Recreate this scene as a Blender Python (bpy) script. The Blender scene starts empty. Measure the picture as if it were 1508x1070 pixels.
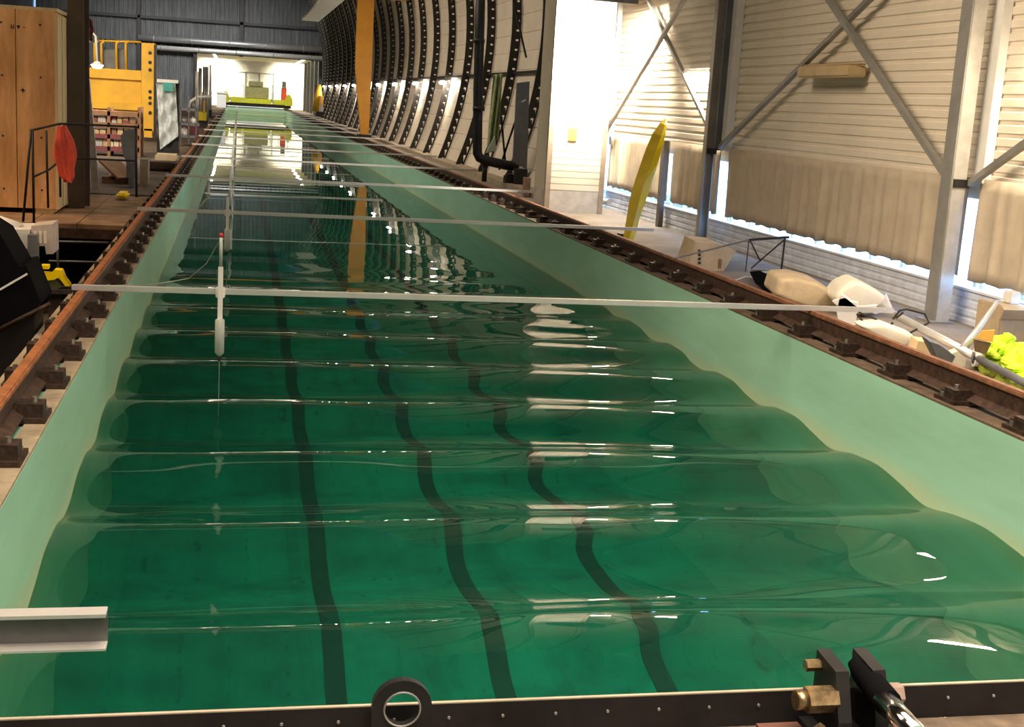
import bpy, bmesh, math, random
from mathutils import Vector, Matrix
random.seed(7)
SC = bpy.context.scene
COL = SC.collection
R = math.radians
# ------------------------------------------------------------------ camera
F_PX, YAW, PITCH, ROLL = 1915.4, 0.21585, 0.19513, 0.06025
CAM = Vector((0.845, 0.0, 1.6))
fw = Vector((math.sin(YAW)*math.cos(PITCH), math.cos(YAW)*math.cos(PITCH), -math.sin(PITCH)))
r0 = Vector((math.cos(YAW), -math.sin(YAW), 0.0)); u0 = r0.cross(fw)
rt = r0*math.cos(ROLL) + u0*math.sin(ROLL); up = -r0*math.sin(ROLL) + u0*math.cos(ROLL)
cd = bpy.data.cameras.new('camera'); cam = bpy.data.objects.new('camera', cd); COL.objects.link(cam)
cd.sensor_width = 36; cd.lens = F_PX/1508*36; cd.clip_start = 0.05; cd.clip_end = 400
M = Matrix((rt, up, -fw)).transposed().to_4x4(); M.translation = CAM
cam.matrix_world = M
SC.camera = cam
# ------------------------------------------------------------------ world, exposure, lights
w = bpy.data.worlds.new('world'); SC.world = w; w.use_nodes = True
w.node_tree.nodes['Background'].inputs[0].default_value = (0.30, 0.56, 1.0, 1)
w.node_tree.nodes['Background'].inputs[1].default_value = 12.0
SC.view_settings.view_transform = 'Standard'; SC.view_settings.look = 'None'
SC.view_settings.gamma = 1; SC.view_settings.use_curve_mapping = False
SC.view_settings.exposure = 0.0
cy = SC.cycles
cy.max_bounces = 8; cy.diffuse_bounces = 3; cy.glossy_bounces = 4; cy.transmission_bounces = 6; cy.transparent_max_bounces = 8
cy.sample_clamp_indirect = 6; cy.sample_clamp_direct = 0; cy.blur_glossy = 1.0
cy.use_denoising = True
try: cy.denoiser = 'OPENIMAGEDENOISE'
except Exception: pass
def area(name, loc, size, energy, col=(1, .86, .68), rot=(0, 0, 0), spread=180):
    l = bpy.data.lights.new(name, 'AREA'); l.shape = 'RECTANGLE'; l.size, l.size_y = size
    l.energy = energy; l.color = col; l.spread = R(spread)
    o = bpy.data.objects.new(name, l); COL.objects.link(o); o.location = loc; o.rotation_euler = rot
    return o
area('fill_light', (2.5, -1.5, 8.6), (9, 6), 1000, (1, .84, .66), spread=130)  # unseen fill added behind the camera to lift the whole hall
for y, e_ in ((3, 400), (20, 150), (34, 150), (50, 150), (66, 200), (84, 260)):
    area('fill_light', (3.0, y, 9.2), (5, 9), e_, (1, .84, .64), spread=78)  # overhead fill added along the tank, narrow spread keeps it out of reflections
area('fill_light', (-7.5, 11, 8.8), (5, 12), 1800, (1, .70, .42), spread=100)  # added warm fill for the crate side, no fixture modelled
for y in (30, 48, 68):
    area('fill_light', (-8.5, y, 8.8), (4, 10), 1100, (1, .86, .68), spread=100)  # added fill over the clutter on the left
area('fill_light', (-2.0, 7.5, 7.6), (3, 7), 300, (1, .80, .58), rot=(0, R(-55), 0), spread=80)  # added fill aimed at the right wall, not a roof fixture
area('fill_light', (-2.0, 36, 8.0), (3, 26), 420, (1, .86, .68), rot=(0, R(-55), 0), spread=80)  # added side fill brightening the curved far wall
area('fill_light', (-3.0, 30, 6.5), (2, 2), 240, (1, .84, .6), rot=(R(60), 0, 0), spread=90)  # added to brighten the yellow lifting machine
area('casing_fill_light', (6.08, 18.9, 3.2), (.8, .1), 300, (1, .90, .74), rot=(R(58), 0, 0), spread=75)  # extra spot added under the hanging lamp to brighten the casing front
area('fill_light', (-2.2, 24, 4.6), (1, 1), 130, (1, .86, .66), rot=(R(58), 0, 0), spread=90)  # added light on the rack boxes, no lamp hangs here
area('fill_light', (-2.5, 88, 9.3), (14, 3), 1300, (1, .98, .94), rot=(R(50), 0, 0), spread=90)  # added light to lift the dark partition
area('fill_light', (2.5, 114, 4.25), (6, 20), 1500, (1, .86, .56), spread=120)
for x in (-1.0, 6.0): area('wall_wash', (x, 126.6, 3.6), (1.2, .6), 420, (1, .90, .66), rot=(R(60), 0, 0), spread=120)

# ------------------------------------------------------------------ materials
MATS = {}
def mat(name, col, rough=.6, metal=0., var=.12, scale=6., bump=0., bscale=40., spec=.5, emis=None, estr=0., col2=None, vec=None, trans=0.):
    if name in MATS: return MATS[name]
    m = bpy.data.materials.new(name); m.use_nodes = True; nt = m.node_tree; N = nt.nodes; L = nt.links
    b = N['Principled BSDF']; b.inputs['Roughness'].default_value = rough; b.inputs['Metallic'].default_value = metal
    b.inputs['Specular IOR Level'].default_value = spec
    tc = N.new('ShaderNodeTexCoord'); mp = N.new('ShaderNodeMapping')
    if vec: mp.inputs['Scale'].default_value = vec
    L.new(tc.outputs['Object'], mp.inputs[0])
    nz = N.new('ShaderNodeTexNoise'); nz.inputs['Scale'].default_value = scale; nz.inputs['Detail'].default_value = 5; nz.inputs['Roughness'].default_value = .65
    L.new(mp.outputs[0], nz.inputs['Vector'])
    cr = N.new('ShaderNodeValToRGB'); L.new(nz.outputs['Fac'], cr.inputs[0])
    c2 = col2 or tuple(max(0, c*(1-var*2)) for c in col)
    c1 = tuple(min(1, c*(1+var*.6)) for c in col)
    cr.color_ramp.elements[0].position = .32; cr.color_ramp.elements[1].position = .68
    cr.color_ramp.elements[0].color = (*c2, 1); cr.color_ramp.elements[1].color = (*c1, 1)
    L.new(cr.outputs[0], b.inputs['Base Color'])
    if bump:
        n2 = N.new('ShaderNodeTexNoise'); n2.inputs['Scale'].default_value = bscale; n2.inputs['Detail'].default_value = 4
        L.new(mp.outputs[0], n2.inputs['Vector'])
        bp = N.new('ShaderNodeBump'); bp.inputs['Strength'].default_value = bump; bp.inputs['Distance'].default_value = .02
        L.new(n2.outputs['Fac'], bp.inputs['Height']); L.new(bp.outputs[0], b.inputs['Normal'])
    if emis:
        b.inputs['Emission Color'].default_value = (*emis, 1); b.inputs['Emission Strength'].default_value = estr
    if trans: b.inputs['Transmission Weight'].default_value = trans
    MATS[name] = m; return m
mint = mat('mint_paint', (.34, .62, .47), .45, var=.07, scale=1.2, vec=(1, .35, 2), col2=(.27, .50, .36), bump=.05, bscale=3)
tfloor = mat('tank_floor_green', (.0, .19, .135), .7, var=.2, scale=1.7, col2=(.0, .085, .065))
# pale scum band along the waterline, a stain on the paint itself
def stain():
    nt = mint.node_tree; N = nt.nodes; L = nt.links; b = N['Principled BSDF']; src = b.inputs['Base Color'].links[0].from_socket
    tc = N.new('ShaderNodeTexCoord'); sp = N.new('ShaderNodeSeparateXYZ'); L.new(tc.outputs['Object'], sp.inputs[0])
    nz = N.new('ShaderNodeTexNoise'); nz.inputs['Scale'].default_value = 1.1; nz.inputs['Detail'].default_value = 4
    L.new(tc.outputs['Object'], nz.inputs['Vector'])
    ad = N.new('ShaderNodeMath'); ad.operation = 'MULTIPLY_ADD'; L.new(nz.outputs['Fac'], ad.inputs[0]); ad.inputs[1].default_value = .22; L.new(sp.outputs['Z'], ad.inputs[2])
    cr = N.new('ShaderNodeValToRGB'); mr = N.new('ShaderNodeMapRange'); mr.inputs['From Min'].default_value = -.9; mr.inputs['From Max'].default_value = -.1
    L.new(ad.outputs[0], mr.inputs[0]); L.new(mr.outputs[0], cr.inputs[0])
    e = cr.color_ramp.elements; e[0].position = .2; e[0].color = (0, 0, 0, 1); e[1].position = .34; e[1].color = (.75, .75, .75, 1)
    k = e.new(.50); k.color = (.65, .65, .65, 1); k = e.new(.66); k.color = (0, 0, 0, 1)
    mx = N.new('ShaderNodeMix'); mx.data_type = 'RGBA'; L.new(cr.outputs[0], mx.inputs['Factor']); L.new(src, mx.inputs[6]); mx.inputs[7].default_value = (.50, .56, .33, 1)
    L.new(mx.outputs[2], b.inputs['Base Color'])
stain()
def marks():
    nt = tfloor.node_tree; N = nt.nodes; L = nt.links; b = N['Principled BSDF']; src = b.inputs['Base Color'].links[0].from_socket
    tc = N.new('ShaderNodeTexCoord'); mp = N.new('ShaderNodeMapping'); mp.inputs['Scale'].default_value = (7, 2.2, 1)
    L.new(tc.outputs['Object'], mp.inputs[0])
    nz = N.new('ShaderNodeTexNoise'); nz.inputs['Scale'].default_value = 1.6; nz.inputs['Detail'].default_value = 6; nz.inputs['Roughness'].default_value = .7
    L.new(mp.outputs[0], nz.inputs['Vector'])
    cr = N.new('ShaderNodeValToRGB'); L.new(nz.outputs['Fac'], cr.inputs[0])
    cr.color_ramp.elements[0].position = .60; cr.color_ramp.elements[0].color = (0, 0, 0, 1)
    cr.color_ramp.elements[1].position = .67; cr.color_ramp.elements[1].color = (.75, .75, .75, 1)
    mx = N.new('ShaderNodeMix'); mx.data_type = 'RGBA'; L.new(cr.outputs[0], mx.inputs['Factor']); L.new(src, mx.inputs[6]); mx.inputs[7].default_value = (0, .05, .035, 1)
    L.new(mx.outputs[2], b.inputs['Base Color'])
marks()
lane = mat('lane_black', (.008, .02, .018), .7)
concrete = mat('concrete_tan', (.34, .27, .18), .85, var=.2, scale=5, bump=.3, bscale=25)
floorm = mat('floor_concrete', (.27, .22, .17), .8, var=.22, scale=1.4, bump=.2, bscale=20)
dirt = mat('dark_dirt', (.05, .035, .028), .9, var=.3, scale=8, bump=.4)
rust = mat('rail_rust_orange', (.36, .13, .045), .6, metal=.15, var=.25, scale=14, bump=.2)
rustd = mat('rail_rust_dark', (.065, .032, .02), .7, metal=.2, var=.35, scale=16, bump=.3)
clipm = mat('rail_clip_dark', (.055, .032, .022), .55, metal=.3, var=.4, scale=30, bump=.3)
shiny = mat('bolt_steel', (.62, .56, .50), .3, metal=.9)
alu = mat('aluminium', (.72, .70, .68), .38, metal=.55, var=.06, scale=4)
galv = mat('galvanised_steel', (.42, .42, .42), .42, metal=.7, var=.15, scale=9)
colm = mat('column_grey', (.33, .32, .30), .5, metal=.3, var=.12, scale=3)
white = mat('white_cladding', (.80, .71, .58), .5, var=.05, scale=1.5)
whitec = mat('white_panel', (.66, .57, .45), .55, var=.06, scale=1)
curtainm = mat('beige_curtain', (.56, .47, .35), .85, var=.08, scale=5)
ribm = mat('rib_black', (.022, .019, .016), .55, metal=.2)
blackm = mat('black_steel', (.018, .016, .017), .5, metal=.3, var=.3)
blackp = mat('black_plastic', (.006, .006, .007), .95, spec=.03)
orange = mat('crane_orange', (.62, .27, .02), .5, var=.08, scale=2)
yellow = mat('crane_yellow', (.80, .44, .02), .5, var=.1, scale=2)
yelb = mat('board_yellow', (.98, .74, .0), .3, var=.04, scale=2)
darkclad = mat('dark_cladding', (.09, .095, .095), .6, var=.3, scale=1.5, vec=(3, 3, .4))
greyd = mat('grey_dark', (.13, .135, .15), .55, var=.15)
ply = mat('plywood', (.86, .50, .24), .6, var=.12, scale=2.2, vec=(2.5, 1, .5), col2=(.52, .27, .10), bump=.08)
paleply = mat('pale_wood', (.75, .60, .36), .6, var=.1, scale=4, vec=(3, 3, .5))
boards = mat('walkway_board', (.30, .18, .10), .7, var=.3, scale=3, bump=.15)
redc = mat('red_cloth', (.80, .10, .06), .85, var=.12, scale=9)
cream = mat('cream_paint', (.85, .80, .68), .5, var=.05)
whitep = mat('white_paint', (.82, .80, .76), .4, var=.05)
card = mat('cardboard', (.50, .39, .25), .8, var=.12, scale=4)
foam = mat('foam_beige', (.62, .49, .33), .75, var=.15, scale=4, bump=.2)
lime = mat('fluorescent_yellow', (.62, .90, .03), .6, var=.12, scale=12)
limed = mat('green_yellow', (.30, .36, .03), .6, var=.2)
ltan = mat('tan_paper', (.78, .60, .34), .7, var=.05)
orangep = mat('orange_plate', (.95, .50, .08), .5, var=.05)
brass = mat('brass', (.55, .40, .22), .35, metal=.9, var=.3, scale=30)
chrome = mat('chrome', (.85, .83, .80), .12, metal=1., var=.02)
clear = mat('milky_tube', (.40, .42, .40), .25, var=.05)
netm = mat('green_net', (.30, .36, .16), .9, var=.2, scale=12)
plasticm = mat('plastic_wrap', (.72, .73, .74), .2, var=.2, scale=9, bump=1, bscale=9, col2=(.42, .50, .48))
teal = mat('teal_plastic', (.05, .38, .32), .4)
roofm = mat('roof_dark', (.05, .05, .05), .8)
lamp_on = mat('lamp_lit', (1, 1, 1), .5, emis=(1, .84, .62), estr=150)
lamp_far = mat('lamp_lit_far', (1, 1, 1), .5, emis=(1, .90, .78), estr=200)
lamp_hot = mat('lamp_lit_strong', (1, 1, 1), .5, emis=(1, .90, .72), estr=800)
lamp_flood = mat('lamp_lit_flood', (1, 1, 1), .5, emis=(1, .90, .66), estr=12)
lampoff = mat('lamp_unlit', (.62, .46, .24), .4)
liver = mat('carriage_lime', (.55, .58, .04), .5, var=.1)
purple = mat('maroon_box', (.22, .05, .06), .6)

def glass_mat():
    m = bpy.data.materials.new('window_glass'); m.use_nodes = True; nt = m.node_tree; N = nt.nodes; L = nt.links
    N.remove(N['Principled BSDF']); out = N['Material Output']
    t = N.new('ShaderNodeBsdfTransparent'); t.inputs[0].default_value = (.9, .95, 1, 1)
    g = N.new('ShaderNodeBsdfGlossy'); g.inputs['Roughness'].default_value = .05
    mx = N.new('ShaderNodeMixShader'); mx.inputs[0].default_value = .06
    L.new(t.outputs[0], mx.inputs[1]); L.new(g.outputs[0], mx.inputs[2]); L.new(mx.outputs[0], out.inputs[0])
    return m
winglass = glass_mat()
def water_mat():
    m = bpy.data.materials.new('water'); m.use_nodes = True; nt = m.node_tree; N = nt.nodes; L = nt.links
    N.remove(N['Principled BSDF']); out = N['Material Output']
    fr = N.new('ShaderNodeFresnel'); fr.inputs['IOR'].default_value = 1.33
    gl = N.new('ShaderNodeBsdfGlossy'); gl.inputs['Roughness'].default_value = 0.0
    rf = N.new('ShaderNodeBsdfRefraction'); rf.inputs['IOR'].default_value = 1.33; rf.inputs['Roughness'].default_value = 0
    rf.inputs['Color'].default_value = (.62, .93, .80, 1)
    tr = N.new('ShaderNodeBsdfTransparent'); tr.inputs[0].default_value = (.62, .93, .80, 1)
    df = N.new('ShaderNodeBsdfDiffuse'); df.inputs['Color'].default_value = (.006, .10, .075, 1)
    a = N.new('ShaderNodeMixShader'); a.inputs[0].default_value = .12
    b = N.new('ShaderNodeMixShader'); b.inputs[0].default_value = .08
    c = N.new('ShaderNodeMixShader')
    L.new(rf.outputs[0], a.inputs[1]); L.new(tr.outputs[0], a.inputs[2])
    L.new(a.outputs[0], b.inputs[1]); L.new(df.outputs[0], b.inputs[2])
    L.new(fr.outputs[0], c.inputs[0]); L.new(b.outputs[0], c.inputs[1]); L.new(gl.outputs[0], c.inputs[2])
    L.new(c.outputs[0], out.inputs['Surface'])
    return m
waterm = water_mat()

# ------------------------------------------------------------------ builders
class MB:
    def __init__(s): s.bm = bmesh.new()
    def hexa(s, p):                      # 8 points: 0-3 bottom loop, 4-7 top loop
        v = [s.bm.verts.new(q) for q in p]
        for f in ((3, 2, 1, 0), (4, 5, 6, 7), (0, 1, 5, 4), (1, 2, 6, 5), (2, 3, 7, 6), (3, 0, 4, 7)):
            s.bm.faces.new([v[i] for i in f])
        return s
    def box(s, x0, x1, y0, y1, z0, z1, bev=0):
        if bev:
            t = bmesh.new(); v = [t.verts.new(q) for q in ((x0, y0, z0), (x1, y0, z0), (x1, y1, z0), (x0, y1, z0), (x0, y0, z1), (x1, y0, z1), (x1, y1, z1), (x0, y1, z1))]
            for f in ((3, 2, 1, 0), (4, 5, 6, 7), (0, 1, 5, 4), (1, 2, 6, 5), (2, 3, 7, 6), (3, 0, 4, 7)): t.faces.new([v[i] for i in f])
            bmesh.ops.bevel(t, geom=t.edges[:], offset=bev, segments=2, affect='EDGES')
            me = bpy.data.meshes.new('t'); t.to_mesh(me); s.bm.from_mesh(me); bpy.data.meshes.remove(me); t.free()
            return s
        return s.hexa(((x0, y0, z0), (x1, y0, z0), (x1, y1, z0), (x0, y1, z0), (x0, y0, z1), (x1, y0, z1), (x1, y1, z1), (x0, y1, z1)))
    def bar(s, a, b, w, h=None, upv=(0, 0, 1)):   # square bar between points
        h = h or w; a = Vector(a); b = Vector(b); d = (b-a).normalized(); U = Vector(upv)
        if abs(d.dot(U)) > .97: U = Vector((0, 1, 0))
        sx = d.cross(U).normalized()*w/2; sz = sx.cross(d).normalized()*h/2
        return s.hexa([a-sx-sz, a+sx-sz, b+sx-sz, b-sx-sz, a-sx+sz, a+sx+sz, b+sx+sz, b-sx+sz])
    def tube(s, pts, r, n=12, cap=True, rs=None):
        pts = [Vector(p) for p in pts]; rings = []; prev = None
        for i, p in enumerate(pts):
            d = (pts[min(i+1, len(pts)-1)]-pts[max(i-1, 0)]).normalized()
            if prev is None:
                U = Vector((0, 0, 1)) if abs(d.z) < .9 else Vector((1, 0, 0)); a = d.cross(U).normalized()
            else:
                a = (prev - d*prev.dot(d)).normalized()
            prev = a; b = d.cross(a); rr = rs[i] if rs else r
            rings.append([s.bm.verts.new(p+(a*math.cos(2*math.pi*k/n)+b*math.sin(2*math.pi*k/n))*rr) for k in range(n)])
        for i in range(len(rings)-1):
            for k in range(n):
                f = s.bm.faces.new((rings[i][k], rings[i][(k+1) % n], rings[i+1][(k+1) % n], rings[i+1][k])); f.smooth = n > 6
        if cap:
            s.bm.faces.new(rings[0][::-1]); s.bm.faces.new(rings[-1])
        return s
    def prism(s, poly, d):               # closed polygon of 3D points, extruded along d
        d = Vector(d); a = [s.bm.verts.new(p) for p in poly]; b = [s.bm.verts.new(Vector(p)+d) for p in poly]
        n = len(poly); s.bm.faces.new(a[::-1]); s.bm.faces.new(b)
        for i in range(n): s.bm.faces.new((a[i], a[(i+1) % n], b[(i+1) % n], b[i]))
        return s
    def grid(s, fn, nu, nv, smooth=True):
        V = [[s.bm.verts.new(fn(i/nu, j/nv)) for j in range(nv+1)] for i in range(nu+1)]
        for i in range(nu):
            for j in range(nv):
                f = s.bm.faces.new((V[i][j], V[i+1][j], V[i+1][j+1], V[i][j+1])); f.smooth = smooth
        return s
    def build(s, name, m, parent=None, solid=0, label=None, normals=True):
        if normals: bmesh.ops.recalc_face_normals(s.bm, faces=s.bm.faces[:])
        me = bpy.data.meshes.new(name); s.bm.to_mesh(me); s.bm.free(); me.materials.append(m)
        o = bpy.data.objects.new(name, me); COL.objects.link(o)
        if parent: 
            o.parent = parent; o.matrix_parent_inverse = Matrix.Translation(-parent_loc(parent))
        if solid:
            md = o.modifiers.new('thick', 'SOLIDIFY'); md.thickness = solid; md.offset = 0
        if label: o['label'] = label
        return o
def parent_loc(p):
    v = Vector(p.location)
    while p.parent:
        # children are built in world coordinates; a mesh parent keeps location zero
        return v + (parent_loc(p.parent) - parent_loc(p.parent))
    return v
def tag(o, label=None, cat=None, group=None, kind=None):
    if label: o['label'] = label
    if cat: o['category'] = cat
    if group: o['group'] = group
    if kind: o['kind'] = kind
    return o
def thing(name, loc, label=None, cat=None, group=None, kind=None):
    o = bpy.data.objects.new(name, None); COL.objects.link(o); o.location = loc; o.empty_display_size = .1
    return tag(o, label, cat, group, kind)
def copy_tree(o, parent=None):
    c = o.copy(); COL.objects.link(c); c.parent = parent
    if parent: c.matrix_parent_inverse = o.matrix_parent_inverse.copy()
    for ch in list(o.children): copy_tree(ch, c)
    return c
def interp(t, pts):
    for (a, va), (b, vb) in zip(pts, pts[1:]):
        if t <= b: return va+(vb-va)*(max(t, a)-a)/(b-a)
    return pts[-1][1]

# ------------------------------------------------------------------ tank
ZW, ZB, YE, Y0 = -.6, -2.4, 121.0, 1.5
tank = thing('towing_tank', (2.5, Y0, 0), 'very long mint green towing tank full of green water', 'tank')
MB().box(-.18, 0, Y0, YE, ZB-.2, -.002).build('side_wall', mint, tank)
MB().box(5, 5.12, Y0, YE, ZB-.2, -.002).build('side_wall', mint, tank)
MB().box(-.18, 5.12, YE, YE+.2, ZB-.2, -.002).build('end_wall', mint, tank)
MB().box(-.18, 5.12, Y0-.2, Y0, ZB-.2, -.002).build('end_wall', mint, tank)
MB().box(0, 5, Y0, YE, ZB-.2, ZB).build('tank_floor', tfloor, tank, label='dark green submerged floor')
for x in (1.40, 2.30, 3.18):
    MB().box(x-.055, x+.055, Y0, YE-.5, ZB, ZB+.012).build('lane_line', lane, tank, label='black line on the tank floor')
# --- water surface
LAM = 1.365
def wave(x, y):
    A = interp(y, ((0, .047), (9, .048), (11.8, .043), (13.6, .028), (15, .012), (16.4, .0035), (18, .0008), (22, .0002), (200, .0001)))
    ed = 1 - .25*math.exp(-x/.35) - .25*math.exp(-(5-x)/.35)
    ph = 2*math.pi*(y-5.27+.05*math.sin(x*.9+y*.35)*min(1, y/8))/LAM
    s = -math.sin(ph)*A*ed + .10*A*math.cos(2*ph)
    s += .0026*math.sin(2*math.pi*(y+.12*math.sin(x*1.7))/.43+x*.5)*min(1, A/.03)
    s += .0013*math.sin(x*2.9+y*1.3)*min(1, A/.02)
    s += .0012*math.sin(x*1.1-y*2.0+1)*math.sin(x*2.3+y*.9)*min(1, A/.01)
    s += .00005*math.sin(y*5.1+math.sin(x*1.3)*1.5)
    return ZW + s
def water_mesh():
    ys = []; y = Y0
    while y < YE:
        ys.append(y); y += .03 if y < 20 else (.05 if y < 34 else .13)
    ys.append(YE); nx = 72
    V = []; F = []
    for yy in ys:
        for i in range(nx+1):
            x = 5*i/nx; V.append((x, yy, wave(x, yy)))
    for j in range(len(ys)-1):
        for i in range(nx):
            a = j*(nx+1)+i; F.append((a, a+1, a+nx+2, a+nx+1))
    me = bpy.data.meshes.new('water'); me.from_pydata(V, [], F); me.materials.append(waterm)
    me.polygons.foreach_set('use_smooth', [True]*len(F))
    o = bpy.data.objects.new('water', me); COL.objects.link(o)
    tag(o, 'clear green rippling water filling the long tank', 'water', kind='stuff')
water_mesh()

# ------------------------------------------------------------------ floors and shell
def struct(mb, name, m): return tag(mb.build(name, m), kind='structure')
XL = -13.0
fl = MB()
fl.box(5.12, 8.6, Y0-6, 130, -.25, 0)
f2 = MB(); f2.box(XL, -.38, 19.9, 130, -.25, 0); f2.box(-.38, -.18, 15.4, 130, -.25, 0); struct(f2, 'floor', mat('floor_brown', (.13, .095, .07), .8, var=.3, scale=1.3, bump=.2))
struct(fl, 'floor', floorm)
lg = MB(); lg.box(-.38, -.18, Y0-2, 15.4, -1.2, 0); struct(lg, 'trim_1', concrete)
MB_ = MB(); MB_.box(XL, -.38, -6, 19.75, -1.25, -1.05); o = struct(MB_, 'floor', dirt)
struct(MB().box(6.97, 7.2, -6.2, -1.6, -1.3, 9.8), 'wall_right_near', white)
struct(MB().box(7.0, 7.2, 98, 128.8, 0, 4.5), 'wall_right_end', whitep)
struct(MB().box(XL, 9, 128.8, 129, -3, 9.8), 'wall_far_outer', greyd)
struct(MB().box(XL, 9, -6.4, -6.2, -3, 9.8), 'wall_back_outer', greyd)
for k in range(5):
    b_ = MB(); b_.box(6.75, 6.99, 100+5.5*k, 100.5+5.5*k, 0, 4.28)
    struct(b_, 'trim_%d' % (4+k), greyd)
struct(MB().box(XL, -.38, 19.75, 19.9, -1.25, -.0), 'wall_pit', mat('pit_green_black', (.015, .03, .022), .8))
struct(MB().box(XL, 9, -6.2, 130, -2.9, -2.7), 'floor', dirt)
tp = MB(); tp.box(-.10, -.001, Y0, YE, -.002, .012); struct(tp, 'trim_2', concrete)
tp = MB(); tp.box(5.001, 5.12, Y0, YE, -.002, .012); struct(tp, 'trim_3', mat('coping_brown', (.13, .085, .055), .85, var=.3, scale=7, bump=.3))
struct(MB().box(XL, 9, -6, 98, 9.6, 9.8), 'ceiling', roofm)
struct(MB().box(XL, 9, 98, 130, 4.3, 4.5), 'ceiling', whitec)
struct(MB().box(XL-.2, XL, -6, 130, -1.3, 9.8), 'wall_left', greyd)
struct(MB().box(XL, 9, -6.2, -6, -1.3, 9.8), 'wall_back', greyd)
# far end wall with a row of panes
we = struct(MB().box(XL, 9, 128.6, 128.8, 0, 4.5), 'wall_far', whitep)
wf = thing('window_1', (2.6, 128.5, 1.2), kind='structure')
m_ = MB()
for x in (-.05, 1.6, 2.9, 4.2, 5.4): m_.box(x-.05, x+.05, 128.45, 128.58, .8, 3.2)
for z in (.8, 3.2): m_.box(-.1, 5.45, 128.45, 128.58, z-.05, z+.05)
m_.build('window_frame', galv, wf)
pane = mat('far_pane', (.9, .9, .85), .3)
for x0, x1 in ((0, 1.55), (1.65, 2.85), (2.95, 4.15), (4.25, 5.35)):
    MB().box(x0, x1, 128.5, 128.55, .85, 3.15).build('pane', pane, wf)

for x, lb in ((-1.0, 'bright ceiling strip lamp on the left of the far room'), (6.0, 'bright ceiling strip lamp on the right of the far room')):
    t = thing('strip_lamp', (x, 112, 4.2), lb, 'lamp')
    MB().box(x-.12, x+.12, 104, 124, 4.22, 4.30).build('housing', whitep, t)
    MB().box(x-.08, x+.08, 104.1, 123.9, 4.17, 4.22).build('diffuser', lamp_flood, t)
# dark corrugated partition high at the far end, its left leg reaching the floor
def corr_v(x0, x1, z0, z1, y, pitch=.30, d=.05):
    b = MB(); x = x0; pts = []
    k = 0
    while x < x1:
        for fx, dy in ((0, 0), (.45, 0), (.55, -d), (.95, -d)):
            px = x+fx*pitch
            if px <= x1: pts.append((px, dy))
        x += pitch
    pts.append((x1, 0))
    for (xa, da), (xb, db) in zip(pts, pts[1:]):
        vs = [b.bm.verts.new(p) for p in ((xa, y+da, z0), (xb, y+db, z0), (xb, y+db, z1), (xa, y+da, z1))]; b.bm.faces.new(vs)
    bmesh.ops.remove_doubles(b.bm, verts=b.bm.verts[:], dist=1e-4)
    return b
pt = thing('wall_far_upper', (0, 98, 4), kind='structure')
for x0, x1 in ((-12.9, -6), (-6, 1.1), (1.1, 7.0)):
    corr_v(x0, x1, 6.2, 9.6, 97.95).build('cladding_sheet', darkclad, pt)
    corr_v(x0, x1, 3.95, 6.2, 98.0).build('cladding_sheet', darkclad, pt)
corr_v(-12.9, -6, 0, 3.95, 98.0).build('cladding_sheet', darkclad, pt)
corr_v(-6, -2.1, 0, 3.95, 98.0).build('cladding_sheet', darkclad, pt)
m_ = MB(); m_.box(-12.9, 7, 97.6, 97.9, 6.1, 6.3); m_.box(.95, 1.2, 97.6, 97.9, 3.9, 9.6); m_.box(-6.1, -5.9, 97.6, 97.9, 0, 9.6); m_.box(-2.25, -2.0, 97.5, 98.1, 0, 4.0)
m_.build('beam', blackm, pt)
for i, (z, r_, x0, x1, lb) in enumerate(((4.75, .22, -6, 6.8, 'upper grey duct across the dark partition at the far end'), (4.15, .16, -5.5, 6.8, 'lower silver duct along the bottom edge of the dark partition'))):
    t = thing('ventilation_duct', (0, 97.2, z), lb, 'duct')
    MB().tube([(x0, 97.3, z), (x1, 97.3, z)], r_, 14).build('duct_pipe', alu if i else galv, t)
    for k in range(5):
        xx = x0+1+k*2.6
        MB().tube([(xx, 97.3, z), (xx+.08, 97.3, z)], r_+.04, 14).build('collar', galv, t)

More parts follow.
